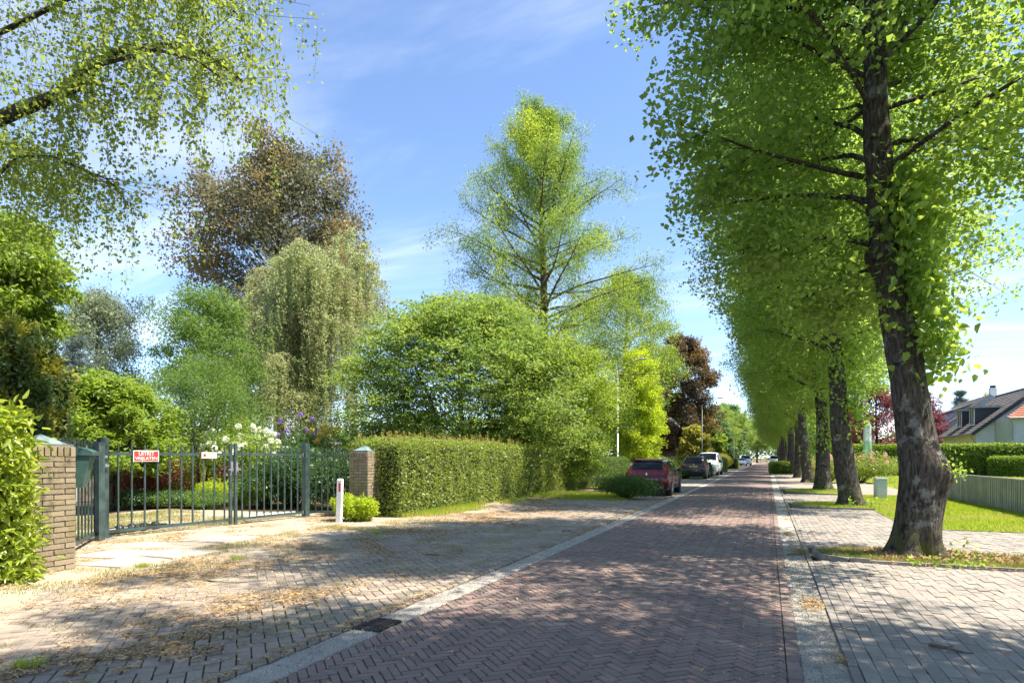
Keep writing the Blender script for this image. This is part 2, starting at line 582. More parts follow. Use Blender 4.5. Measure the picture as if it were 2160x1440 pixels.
M['zinc'] = plain('blue_green_cap_metal', (.16, .24, .25), .5, 0, .15, 4)
M['steel'] = plain('galvanised_steel', (.38, .39, .40), .38, .7, .15, 10)
M['blackplastic'] = plain('black_plastic', (.02, .02, .021), .45, 0, .2, 6)
M['greenplastic'] = plain('green_mailbox_plastic', (.055, .12, .105), .42, 0, .18, 6)
M['white'] = plain('white_paint', (.78, .78, .76), .5, 0, .05, 4)
M['offwhite'] = plain('off_white_cover', (.62, .63, .62), .45, 0, .08, 4)
M['redref'] = plain('red_reflector', (.55, .03, .035), .25, 0, .08, 20)
M['signred'] = plain('red_sign_enamel', (.60, .045, .04), .35, 0, .06, 6)
M['signpink'] = plain('faded_pink_sign', (.74, .60, .54), .45, 0, .05, 6)
M['cabinet'] = plain('pale_cabinet_grey', (.46, .50, .48), .55, 0, .08, 3)
M['fencegrey'] = plain('grey_fence_slat', (.35, .36, .35), .55, .1, .1, 3)
M['fencedark'] = plain('dark_fence_backing', (.022, .028, .036), .6, 0, .1, 3)
M['lamppole'] = plain('grey_lamp_post', (.40, .43, .42), .5, .3, .1, 3)
M['lamppoledark'] = plain('dark_green_lamp_post', (.05, .08, .07), .5, .2, .1, 3)
M['lamphead'] = plain('pale_lamp_head', (.42, .46, .50), .4, .1, .08, 5)
M['iron'] = plain('cast_iron_grate', (.075, .062, .055), .75, .3, .3, 14, .4, 0, .5)
M['dark'] = plain('dark_void', (.012, .011, .010), .9, 0, .1, 4)
M['wood'] = plain('weathered_wood_board', (.36, .26, .17), .8, 0, .3, 5)
M['woodpale'] = plain('pale_painted_board', (.62, .58, .50), .7, 0, .1, 5)
M['twig'] = plain('dry_twig', (.16, .11, .075), .9, 0, .3, 20)
M['inner'] = plain('dark_hedge_core', (.022, .024, .012), .95, 0, .4, 7)
# cars
def carpaint(name, col, metal=.35, rough=.28):
    a = N(name)
    return a.done(a.pbr(col, rough, metal, spec=.4, coat=.45))
M['carred'] = carpaint('dark_red_car_paint', (.10, .008, .014))
M['cargrey'] = carpaint('black_grey_car_paint', (.035, .036, .042))
M['carwhite'] = carpaint('white_car_paint', (.70, .71, .72), 0, .35)
M['carsilver'] = carpaint('silver_car_paint', (.55, .57, .60), .3, .35)
M['glass'] = plain('car_window_glass', (.010, .013, .015), .08, 0, .05, 3, .22)
M['tyre'] = plain('tyre_rubber', (.018, .018, .018), .85, 0, .15, 20)
M['rim'] = plain('alloy_rim', (.50, .51, .53), .3, .8, .08, 10)
M['taillight'] = plain('red_tail_lamp', (.62, .03, .03), .12, 0, .1, 30, .6, .5)
M['headlight'] = plain('clear_head_lamp', (.55, .58, .62), .1, .3, .1, 30, .6, .5)
M['plate'] = plain('yellow_number_plate', (.72, .46, .04), .4, 0, .05, 10)
M['chrome'] = plain('chrome_trim', (.72, .73, .75), .12, 1, .05, 10)
M['black'] = plain('matt_black_trim', (.014, .014, .015), .55, 0, .1, 10)
# house
M['render'] = plain('white_house_render', (.66, .68, .72), .85, 0, .06, 1.2)
M['cream'] = plain('cream_house_render', (.72, .66, .52), .85, 0, .06, 1.2)
M['greyrender'] = plain('blue_grey_house_render', (.42, .46, .49), .85, 0, .06, 1.2)
M['rooftile'] = masonry('dark_grey_roof_tile', (.10, .095, .095), (.17, .155, .15), (.22, .20, .185))
M['redtile'] = masonry('red_roof_tile', (.30, .12, .08), (.38, .17, .11), (.25, .10, .07))
M['fascia'] = plain('dark_fascia_board', (.035, .035, .05), .6, 0, .1, 3)
M['winframe'] = plain('white_window_frame', (.76, .77, .74), .5, 0, .04, 3)
M['pane'] = plain('house_window_pane', (.05, .07, .065), .06, 0, .2, 1.5, .8)
M['lead'] = plain('grey_lead_trim', (.30, .31, .33), .6, .2, .1, 3)
M['darkbrick'] = masonry('dark_house_brick', (.075, .055, .065), (.13, .095, .10), (.16, .12, .12))
def flagm():
    a = N('beach_flag_cloth')
    tcn = a.n('ShaderNodeTexCoord')
    sp = a.n('ShaderNodeSeparateXYZ')
    a.l(tcn.outputs['Object'], sp.inputs[0])
    c = a.mix(a.ramp(sp.outputs[2], 2.7, 3.0), (.42, .66, .52), (.74, .82, .86))
    p = a.pbr(c, .7)
    t = a.n('ShaderNodeBsdfTranslucent')
    a.l(c, t.inputs['Color'])
    m = a.n('ShaderNodeMixShader')
    m.inputs[0].default_value = .35
    a.l(p, m.inputs[1]); a.l(t.outputs[0], m.inputs[2])
    return a.done(m.outputs[0])
M['flag'] = flagm()
# ------------------------------------------------------------------ ground, road, paving
def proj(x, y, z=0.0):
    zc = -x * ST + y * CT
    xc = x * CT + y * ST
    if zc < .3:
        return None
    return (1080 + FPX * xc / zc, HOR - FPX * (z - CAMH) / zc, zc)

def inview(x, y, z=0.0, m=20):
    p = proj(x, y, z)
    return p is not None and -m < p[0] < 2160 + m and -m < p[1] < 1440 + m

def sheet(name, rects, mats, kind='structure', parent=None):
    b = MB()
    for (x0, x1, y0, y1, z, mi) in rects:
        b.add([(x0, y0, z), (x1, y0, z), (x1, y1, z), (x0, y1, z)], [(0, 1, 2, 3)], .5, mi)
    o = b.build(name, mats, parent)
    if parent is None and kind:
        o['kind'] = kind
    return o

def clip_poly(poly, axis, val, keep_less):
    out = []
    n = len(poly)
    for i in range(n):
        a, b = poly[i], poly[(i + 1) % n]
        ia = (a[axis] <= val) == keep_less
        ib = (b[axis] <= val) == keep_less
        if ia:
            out.append(a)
        if ia != ib:
            t = (val - a[axis]) / (b[axis] - a[axis])
            out.append((a[0] + (b[0] - a[0]) * t, a[1] + (b[1] - a[1]) * t))
    return out

def area(poly):
    return abs(sum(poly[i][0] * poly[(i + 1) % len(poly)][1] - poly[(i + 1) % len(poly)][0] * poly[i][1] for i in range(len(poly)))) / 2

def herring(Wb, K, ang, gap, bounds):
    """yield (cx, cy, angle, polygon) of a herringbone bond clipped to bounds (x0,x1,y0,y1)"""
    L = Wb * K
    x0, x1, y0, y1 = bounds
    cx0, cy0 = (x0 + x1) / 2, (y0 + y1) / 2
    R = math.hypot(x1 - x0, y1 - y0) / 2 + L
    ca, sa = math.cos(ang), math.sin(ang)
    nmax = int(R / Wb) + 2
    res = []
    for n in range(-nmax, nmax + 1):
        smax = int((R + abs(n) * Wb) / (2 * L)) + 2
        for s in range(-smax, smax + 1):
            for vert in (0, 1):
                if vert:
                    u, v, a = n * Wb + Wb / 2 + 2 * L * s, (n + 1) * Wb + L / 2, ang + PI / 2
                else:
                    u, v, a = n * Wb + L / 2 + 2 * L * s, n * Wb + Wb / 2, ang
                x, y = cx0 + u * ca - v * sa, cy0 + u * sa + v * ca
                if x < x0 - L / 2 or x > x1 + L / 2 or y < y0 - L / 2 or y > y1 + L / 2:
                    continue
                res.append((x, y, a))
    out = []
    hl, hw = L / 2 - gap / 2, Wb / 2 - gap / 2
    for (x, y, a) in res:
        c, s_ = math.cos(a), math.sin(a)
        poly = [(x + p * c - q * s_, y + p * s_ + q * c) for p, q in ((-hl, -hw), (hl, -hw), (hl, hw), (-hl, hw))]
        full = True
        for ax, v_, less in ((0, x0, False), (0, x1, True), (1, y0, False), (1, y1, True)):
            if any((p[ax] > v_) == less and abs(p[ax] - v_) > 1e-6 for p in poly):
                poly = clip_poly(poly, ax, v_, less)
                full = False
                if len(poly) < 3:
                    break
        if len(poly) >= 3 and area(poly) > .0012:
            out.append((x, y, a, poly, full))
    return out

def bond(Lb, Wb, gap, bounds, along_y=True):
    """running bond, continuous joints along y (or x)"""
    x0, x1, y0, y1 = bounds
    out = []
    A0, A1, B0, B1 = (x0, x1, y0, y1) if along_y else (y0, y1, x0, x1)
    r = 0
    a = A0
    while a < A1 - .02:
        aw = min(Wb, A1 - a)
        b = B0 - (Lb / 2 if r % 2 else 0)
        while b < B1 - .01:
            b0, b1 = max(b, B0), min(b + Lb, B1)
            if b1 - b0 > .03:
                pa = (a + gap / 2, a + aw - gap / 2)
                pb = (b0 + gap / 2, b1 - gap / 2)
                if along_y:
                    poly = [(pa[0], pb[0]), (pa[1], pb[0]), (pa[1], pb[1]), (pa[0], pb[1])]
                    cx, cy_ = (pa[0] + pa[1]) / 2, (pb[0] + pb[1]) / 2
                else:
                    poly = [(pb[0], pa[0]), (pb[1], pa[0]), (pb[1], pa[1]), (pb[0], pa[1])]
                    cx, cy_ = (pb[0] + pb[1]) / 2, (pa[0] + pa[1]) / 2
                full = abs(b1 - b0 - Lb) < 1e-6 and abs(aw - Wb) < 1e-6
                out.append((cx, cy_, PI / 2 if along_y else 0.0, poly, full))
            b += Lb
        a += Wb
        r += 1
    return out

def lay(parent, bricks, Lb, Wb, gap, ztop, mat, name='brick', nsingle=300, depth=.028, skip=None, hfun=None, inset=.0035):
    """the largest seen as single pieces sharing mesh data, the rest as one stuff part"""
    rg = random.Random(len(bricks))
    shared = []
    for k in range(10):
        b = MB()
        hl, hw = Lb / 2 - gap / 2, Wb / 2 - gap / 2
        j = lambda: rg.uniform(-.0032, .0032)
        b.prism([(-hl + j(), -hw + j()), (hl + j(), -hw + j()), (hl + j(), hw + j()), (-hl + j(), hw + j())], -depth, 0, inset, rnd=rg.random())
        shared.append(b.mesh(name, mat))
    keep = []
    for br in bricks:
        if skip and skip(br[0], br[1]):
            continue
        keep.append(br)
    seen = [(proj(b[0], b[1])[2], i) for i, b in enumerate(keep) if b[4] and inview(b[0], b[1], 0, 0)]
    seen.sort()
    single = set(i for _, i in seen[:nsingle])
    rb = MB()
    for i, (x, y, a, poly, full) in enumerate(keep):
        z = ztop + rg.uniform(-.004, .004) + (hfun(x, y) if hfun else 0)
        tx, ty = rg.uniform(-.02, .02), rg.uniform(-.02, .02)
        if i in single:
            o = link(name, shared[rg.randrange(10)], parent)
            o.location = (x, y, z)
            o.rotation_euler = (tx, ty, a + rg.uniform(-.022, .022))
        else:
            n = len(poly)
            top = []
            for p in poly:
                dx, dy = p[0] - x, p[1] - y
                l = math.hypot(dx, dy) or 1
                k = max(.2, (l - inset * 1.4) / l)
                top.append((x + dx * k, y + dy * k, z + dx * tx + dy * ty))
            vs = [(p[0], p[1], z - depth) for p in poly] + top
            rb.add(vs, [tuple(range(n, 2 * n))] + [(q, (q + 1) % n, n + (q + 1) % n, n + q) for q in range(n)], rg.random())
    if rb.f:
        o = rb.build(name, mat, parent)
        o['kind'] = 'stuff'

XR0, XR1 = -3.08, 0.12        # red carriageway
XG1, XK = 0.53, 0.60          # gutter outer edge, sidewalk start
XGL = -3.40                   # outer edge of the gutter on the parking side

g = sheet('ground', [(-1500, 1500, -300, 2500, -.06, 0)], [M['earth']])
def camber(x, y):
    return .012 * (1 - ((x + 1.48) / 1.6) ** 2)
road = sheet('road', [(XR0, XR1 + .10, -8, 33, -.016, 0), (XR0, XR1 + .10, 33, 320, .004, 1)], [M['joint'], M['farpave']])
lay(road, herring(.0667, 3, PI / 4, .0065, (XR0 + .005, XR1 - .003, 2.0, 33)), .2, .0667, .0065, -.002, M['redbrick'], hfun=camber)
lay(road, bond(.2, .1, .007, (XR1 + .003, XR1 + .103, 2.4, 33)), .2, .1, .007, .0, M['redbrick'], nsingle=60, name='edge_brick')


shoulder = sheet('parking_strip', [(-8.75, XGL, -8, 27, -.017, 0), (-8.75, XGL, 27, 320, .002, 1)], [M['joint'], M['fargrey']])
def in_apron(x, y):
    return x < -7.5 + .35 * math.sin(y * 2.1) + .2 * math.sin(y * 5.3)
lay(shoulder, herring(.105, 2, PI / 4 + .02, .009, (-8.3, XGL - .01, 1.6, 27)), .21, .105, .009, .0, M['greybrick'], skip=in_apron)

def rough_gutter():
    """rough cast gutter run with ragged edges and loose grit"""
    rg = np.random.default_rng(3)
    xs = np.linspace(XGL - .05, XR0 + .03, 15)
    ys = np.arange(1.5, 40, .03)
    X, Y = np.meshgrid(xs, ys, indexing='ij')
    P = np.stack([X.ravel(), Y.ravel(), np.zeros(X.size)], 1)
    u = (P[:, 0] - xs[0]) / (xs[-1] - xs[0])
    e = np.minimum(u, 1 - u)
    n = fbm(P * np.array([14, 14, 1]), 4, 3) - .5
    big = fbm(P * np.array([3, 1.2, 1]), 6, 2) - .5
    P[:, 2] = -.012 + n * .016 + big * .012 - np.clip(.16 - e, 0, 1) * .14 + np.where((Y.ravel() % .5) < .03, -.004, 0)
    nx, ny = len(xs), len(ys)
    i = np.arange(nx - 1)[:, None] * ny + np.arange(ny - 1)[None]
    f = np.stack([i, i + ny, i + ny + 1, i + 1], -1).reshape(-1, 4)
    g_ = link('gutter_parking_side', npmesh('gutter_parking_side', P, f, M['gutter'], None, True))
    g_['kind'] = 'structure'
    b = MB()
    b.add([(XGL, 40, -.008), (XR0, 40, -.008), (XR0, 320, -.008), (XGL, 320, -.008)], [(0, 1, 2, 3)])
    b.build('gutter_run', M['gutter'], g_)
    m = 7000
    q = np.stack([rg.normal((XGL + XR0) / 2, .10, m), rg.uniform(1.8, 22, m), np.zeros(m)], 1)
    q2 = np.stack([rg.uniform(.22, .53, 8000), rg.uniform(2.8, 13, 8000), np.zeros(8000)], 1)
    q3 = np.stack([rg.uniform(-3.0, .1, 6000), rg.uniform(2.8, 12, 6000), np.full(6000, .004)], 1)
    q = np.concatenate([q, q2, q3])
    m = len(q)
    r = (.0026 + .0065 * rg.random(m) ** 2.5)[:, None]
    q[:, 2] += r[:, 0] * .3
    d = norm(rg.normal(size=(m, 3)))
    e1 = norm(np.cross(d, np.array([0, 0, 1.0]) + rg.normal(size=(m, 3)) * .1)); e2 = np.cross(d, e1)
    v = np.stack([q + d * r, q + e1 * r * .9 - d * r * .4, q + e2 * r - d * r * .4, q - (e1 + e2) * r * .7 - d * r * .4], 1).reshape(-1, 3)
    k = np.arange(m)[:, None] * 4
    f = np.concatenate([k + np.array([0, 1, 2]), k + np.array([0, 2, 3])], 1).reshape(-1, 3)
    tag(link('loose_grit', npmesh('loose_grit', v, f, M['grit'], np.repeat(rg.random(m), 2))), 'fine pale grit scattered along gutters and brick joints', 'grit', kind='stuff')
rough_gutter()

gr = sheet('gutter_sidewalk_side', [(XR1 + .10, XG1, -8, 320, -.0145, 0)], [M['gutter']])
tm = []
for (xa, xb) in ((XR1 + .105, XR1 + .225), (XR1 + .23, XG1 - .004)):
    bb = MB()
    w = xb - xa
    bb.prism([(-w / 2 + .002, -.147), (w / 2 - .002, -.147), (w / 2 - .002, .147), (-w / 2 + .002, .147)], -.022, 0, .005)
    me = bb.mesh('gutter_tile', M['gutter'])
    for k in range(92):
        o = link('gutter_tile', me, gr)
        o.location = ((xa + xb) / 2, 3.0 + k * .3 + (.15 if xa > .3 else 0), -.010 + random.uniform(-.003, .003))
        o.rotation_euler = (random.uniform(-.01, .01), random.uniform(-.012, .012), random.uniform(-.008, .008))
b = MB()
b.add([(XR1 + .10, 31, -.008), (XG1, 31, -.008), (XG1, 320, -.008), (XR1 + .10, 320, -.008)], [(0, 1, 2, 3)])
b.build('gutter_run', M['gutter'], gr)

ZS = .016
strips = [(9.95, 11.35), (20.0, 22.4), (27.6, 31.6)]      # grass strips across the sidewalk, one per tree
walk_rects = [(XK, 6.4, -8, 9.95), (XK, 6.4, 11.35, 15.1), (XK, 2.75, 15.1, 20.0), (XK, 3.2, 22.4, 27.6)]
side = sheet('sidewalk', [(x0, x1, y0, y1, ZS - .018, 0) for (x0, x1, y0, y1) in walk_rects] +
             [(XK, 2.9, 31.6, 61, ZS - .004, 1), (2.9, 5.6, 27.6, 40, ZS - .006, 1), (XK, 3.0, 66, 320, ZS - .004, 1)], [M['joint'], M['fargrey']])
allb = []
for (x0, x1, y0, y1) in walk_rects:
    allb += bond(.21, .105, .0045, (x0, min(x1, 5.2), max(y0, 3.2), y1), True)
lay(side, allb, .21, .105, .0045, ZS, M['walkbrick'], inset=.0012)

kerb = tag(empty('sidewalk_kerb', (0, 0, 0)), kind='structure')
bb = MB()
bb.prism([(-.032, -.497), (.032, -.497), (.032, .497), (-.032, .497)], -.05, ZS - .003, .006)
kme = bb.mesh('kerb_stone', M['kerb'])
for k in range(60):
    o = link('kerb_stone', kme, kerb)
    o.location = (XG1 + .036 + random.uniform(-.003, .003), 2.5 + k, random.uniform(-.003, .003))
bb = MB()
bb.box((XG1 + .036, 190, -.008), (.064, 255, .088))
bb.build('kerb_run', M['kerb'], kerb)

# grass strips with low edging bands
def strip_outline(y0, y1, xa, xb):
    r = (y1 - y0) / 2
    yc = (y0 + y1) / 2
    pts = [(xa + r - r * math.cos(t) * 1.0, yc + r * math.sin(t)) for t in np.linspace(-PI / 2 * .98, PI / 2 * .98, 9)]
    # ccw: front edge, right, back edge, round end
    return [(xb, y0)] + [(xb, y1)] + [(p[0], p[1]) for p in reversed(pts)]
for k, (y0, y1) in enumerate(strips):
    xb = (6.2, 2.9, 3.0)[k]
    ol = strip_outline(y0, y1, .66, xb)
    b = MB()
    b.prism(ol, -.05, ZS + .018, .02)
    s = b.build('verge_strip', M['verge'] if k == 0 else M['lawnbase'])
    s['kind'] = 'structure'
    e = MB()
    pts = [Vector((p[0], p[1], ZS + .0)) for p in ol]
    seq = [pts[0]] + list(reversed(pts[2:]))
    for a_, b_ in zip(seq[:-1], seq[1:]):
        d = (b_ - a_)
        n_ = max(1, int(d.length / .9))
        for q in range(n_):
            p0 = a_ + d * (q / n_) + d.normalized() * .006
            p1 = a_ + d * ((q + 1) / n_) - d.normalized() * .006
            zj = random.uniform(-.018, .022) if k == 0 else random.uniform(-.01, .008)
            m2 = MB()
            m2.bar(p0 + Vector((0, 0, zj)), p1 + Vector((0, 0, zj + random.uniform(-.008, .008))), .055, .11)
            m2.build('edging_stone', M['kerb'], s)

lawn = sheet('lawn', [(2.75, 6.6, 15.1, 27.6, ZS + .012, 0), (5.6, 30, 27.6, 75, ZS - .006, 0), (6.6, 30, 8, 27.6, ZS + .002, 0)], [M['lawnbase']])
drive_garden = sheet('garden_soil', [(-60, -8.75, 13.2, 320, -.02, 0), (-60, -8.75, -20, 5.2, -.02, 0)], [M['soil']])
drive = sheet('gate_driveway', [(-16.5, -8.75, 5.2, 13.2, -.01, 0), (-60, -16.5, 5.2, 13.2, -.022, 1)], [M['gravel'], M['soil']])
far_verge = sheet('side_street', [(-80, 80, 320, 330, -.0, 0)], [M['fargrey']])

# dusty sand drifted over the bricks in front of the gate: a real, uneven sheet
def sand_sheet():
    xs = np.arange(-11.3, -4.6, .08)
    ys = np.arange(2.0, 22.0, .08)
    X, Y = np.meshgrid(xs, ys, indexing='ij')
    P = np.stack([X.ravel(), Y.ravel(), np.zeros(X.size)], 1)
    n = fbm(P * 1.1, 3, 4)
    n2 = fbm(P * 9, 9, 3)
    w = np.clip((-6.3 - P[:, 0]) / 2.4 + (n - .5) * 2.0, -.6, 1)
    w = np.where(P[:, 0] < -8.7, 1, w)
    edge = np.clip((P[:, 0] + 4.7) / -.6, 0, 1)
    z = -.0135 + edge * (np.clip(w, 0, 1) * .016 + (n2 - .5) * .012 + np.clip(n - .55, 0, 1) * .035)
    z = np.where(P[:, 0] < -8.3, np.maximum(z, -.004 + (n2 - .5) * .012), z)
    P[:, 2] = z
    nx, ny = len(xs), len(ys)
    i = np.arange(nx - 1)[:, None] * ny + np.arange(ny - 1)[None]
    f = np.stack([i, i + ny, i + ny + 1, i + 1], -1).reshape(-1, 4)
    o = link('sand_drift', npmesh('sand_drift', P, f, M['sand'], None, True))
    tag(o, 'pale dusty sand drifted over the paving bricks by the gate', 'sand', kind='stuff')
sand_sheet()

# concrete slabs beside the brick pillar
slabs = tag(empty('stepping_slabs', (0, 0, 0)), kind='structure')
for c, w, l, a in (((-9.3, 6.45), 1.0, .8, .1), ((-8.55, 6.9), 1.05, .85, -.05), ((-8.5, 6.0), .9, .75, .06), ((-9.9, 7.3), .8, .7, .2), ((-9.3, 8.4), 1.1, .9, .1)):
    b = MB()
    b.prism([(-w / 2, -l / 2), (w / 2 - .1, -l / 2 + .05), (w / 2, l / 2), (-w / 2 + .06, l / 2 - .03)], -.03, .018, .012)
    o = b.build('paving_slab', M['slab'], slabs)
    o.location = (c[0], c[1], random.uniform(-.002, .004)); o.rotation_euler = (.006, -.008, a)

# loose litter
def scatter_litter():
    rg = np.random.default_rng(11)
    n = 330000
    x = rg.uniform(-11.2, -3.2, n); y = rg.uniform(2.0, 24, n) ** 1.0
    p = np.stack([x, y, np.zeros(n)], 1)
    d = fbm(p * np.array([1.6, 1.6, 1]), 21, 4)
    dens = np.clip((d - .46) * 5.0, 0, 1) * np.clip(.12 + (-4.2 - x) / 2.2, .03, .95) * np.clip((24 - y) / 10, .1, 1)
    dens = np.maximum(dens, .9 * np.exp(-((x + 3.47) / .07) ** 2) * np.clip((fbm(p * .9, 5, 2) - .38) * 5, 0, 1))
    k = rg.random(n) < dens
    p = p[k]
    x2 = rg.uniform(-3.1, .5, 2600); y2 = rg.uniform(2.5, 24, 2600)
    p2 = np.stack([x2, y2, np.full(2600, .012)], 1)
    # heaps in the gutter by the sidewalk
    hp = []
    for (hx, hy, s, c) in ((.42, 7.0, .10, 420), (.47, 10.9, .13, 650), (.40, 13.4, .12, 260), (.45, 16.5, .2, 300), (.5, 5.2, .05, 90), (.49, 18.8, .15, 200)):
        q = rg.normal(size=(c, 3)) * np.array([s * .6, s * 1.5, 0]) + np.array([hx, hy, .0])
        hp.append(q)
    for (hpx, hpy, s, c) in ((350, 1385, .30, 1500), (190, 1395, .28, 1300), (300, 1325, .30, 1100), (520, 1275, .30, 1200), (690, 1245, .28, 800), (610, 1262, .25, 800), (60, 1425, .25, 1000), (450, 1335, .25, 1000), (880, 1215, .2, 350), (560, 1190, .35, 900), (400, 1210, .4, 1100), (250, 1260, .4, 900), (700, 1165, .35, 700)):
        h_ = G(hpx, hpy)
        q = np.clip(rg.normal(size=(c, 3)), -2, 2) * np.array([s * .8, s * 1.3, 0]) + np.array([h_.x, h_.y, .004])
        nn_ = fbm(q * np.array([5, 5, 1]), 31, 2)
        hp.append(q[nn_ > .42])
    x3 = rg.uniform(.62, 4.8, 1500); y3 = rg.uniform(4, 20, 1500)
    p3 = np.stack([x3, y3, np.full(1500, ZS)], 1)
    q4 = rg.normal(size=(4200, 3)) * np.array([1.1, .42, 0]) + np.array([3.3, 10.5, ZS + .02])
    P = np.concatenate([p, p2] + hp + [p3, q4])
    m = len(P)
    P[:, 2] += .006 + rg.random(m) * .012
    a = rg.random(m) * 2 * PI
    L = (.009 + .036 * rg.random(m) ** 2.4)[:, None]
    w = (.003 + .007 * rg.random(m) ** 1.5)[:, None]
    t = np.stack([np.cos(a), np.sin(a), rg.normal(size=m) * .18], 1) * L
    s = np.stack([-np.sin(a), np.cos(a), rg.normal(size=m) * .4], 1) * w
    v = np.stack([P - t - s, P + t, P - t * .6 + s * 1.2], 1).reshape(-1, 3)
    o = link('leaf_litter', npmesh('leaf_litter', v, np.arange(m * 3).reshape(m, 3), M['litter'], rg.random(m)))
    tag(o, 'dry brown plant litter strewn over paving and gutters', 'litter', kind='stuff')
scatter_litter()

def twig(p, length, a, label, bend=.15, r=.007):
    b = MB()
    pts = []
    for i in range(6):
        t = i / 5
        pts.append((p[0] + math.cos(a + bend * (t - .5) * 4) * length * (t - .5), p[1] + math.sin(a + bend * (t - .5) * 4) * length * (t - .5), p[2] + r + .01 * math.sin(t * 5)))
    b.tube(pts, [r * (1.2 - .8 * i / 5) for i in range(6)], 5)
    b.tube([pts[2], (pts[2][0] + math.cos(a + .8) * length * .22, pts[2][1] + math.sin(a + .8) * length * .22, pts[2][2] + .015)], [r * .7, r * .3], 5)
    o = b.build('fallen_twig', M['twig'], None, True)
    tag(o, label, 'twig', 'fallen twigs')
tw = [((2005, 1378), .30, -.3, 'short dark stick on the sunlit sidewalk bricks', .014), ((1695, 1170), .55, .9, 'forked twig lying in the gutter beside the curved edging', .01),
      ((470, 1230), .55, .35, 'long pale stick on the paving in front of the gate', .008), ((920, 1172), .4, .2, 'bent dark twig on the shaded parking bricks', .008),
      ((1200, 1122), .35, .1, 'small twig on the parking bricks beside the gutter', .009), ((350, 1265), .3, .1, 'thin straw stalk across the dusty paving', .006),
      ((590, 1183), .35, -.3, 'thin twig where sun meets shade on the paving', .007), ((1790, 1333), .3, -.2, 'thin curved twig touching the kerb stones', .005)]
for (pp, l, a, lab, r) in tw:
    p = G(pp[0], pp[1])
    twig((p.x, p.y, ZS if p.x > .6 else .004), l, a, lab, .2, r)

# drain grate in the gutter
dg = empty('drain_grate', (-3.26, 0, 0), 0, 'rusty cast iron drain grate in the gutter', 'drain grate')
gy = G(815, 1318).y
dg.location = (-3.24, gy, -.002)
dg.scale = (.82, .82, 1)
b = MB()
b.box((0, 0, -.02), (.30, .42, .004)); b.build('pit', M['dark'], dg)
b = MB()
for s_ in (-1, 1):
    b.box((s_ * .148, 0, .0), (.02, .42, .022)); b.box((0, s_ * .205, .0005), (.277, .02, .022))
b.box((0, 0, .001), (.016, .39, .02))
b.build('frame', M['iron'], dg)
for k in range(9):
    b = MB(); b.box((0, -.165 + k * .041, -.001), (.276, .016, .018)); b.build('bar', M['iron'], dg)
# ------------------------------------------------------------------ trees
def rot_about(v, axis, a):
    return Matrix.Rotation(a, 3, axis) @ v

def env_interp(pts):
    xs = [p[0] for p in pts]
    ys = [p[1] for p in pts]
    return lambda h: float(np.interp(h, xs, ys))

def trunk_mesh(mb, path, rad, n=14, flare=1.0, seed=0, lobes=5, burls=(), ridge=0.0):
    """tapered trunk with root flare, lobes, knobs and (near the camera) ridged bark"""
    rg = random.Random(seed)
    ph = [rg.random() * 6.28 for _ in range(4)]
    fs = []
    m = len(path)
    path = np.array(path, float)
    A = np.arange(n) * 2 * PI / n
    Z = path[:, 2] - path[0, 2]
    a, z = np.meshgrid(A, Z)
    r = np.repeat(np.array(rad)[:, None], n, 1)
    r0 = r.copy()
    fl = flare * np.exp(-np.maximum(z, 0) / .24)
    r = r * (1 + fl * (.75 + .45 * np.cos(lobes * a + ph[0]) + .22 * np.cos(3 * a + ph[1])))
    r = r * (1 + .045 * np.sin(3 * a + ph[2] + z * .6) + .035 * np.sin(5 * a + z * 1.7 + ph[3]) + .02 * np.sin(9 * a - z * 2.3 + ph[1]))
    for (bz, ba, bs, bh) in burls:
        da = (a - ba + PI) % (2 * PI) - PI
        r = r + bh * np.exp(-((z - bz) / bs) ** 2 - (da * r0 / bs) ** 2)
    if ridge:
        P = np.stack([np.cos(a) * 7.0, np.sin(a) * 7.0, z * 1.6], -1).reshape(-1, 3)
        k = fbm(P, seed, 3).reshape(a.shape)
        P2 = np.stack([np.cos(a) * 2.2, np.sin(a) * 2.2, z * 2.0], -1).reshape(-1, 3)
        k2 = fbm(P2, seed + 9, 2).reshape(a.shape)
        r = r + ridge * (np.abs(k - .5) * 4 - .5) + ridge * 1.6 * (k2 - .5)
    vs = np.stack([path[:, 0][:, None] + np.cos(a) * r, path[:, 1][:, None] + np.sin(a) * r, np.repeat(path[:, 2][:, None], n, 1)], -1).reshape(-1, 3)
    for i in range(m - 1):
        for k in range(n):
            k2 = (k + 1) % n
            fs.append((i * n + k, i * n + k2, (i + 1) * n + k2, (i + 1) * n + k))
    mb.add([tuple(v) for v in vs], fs)

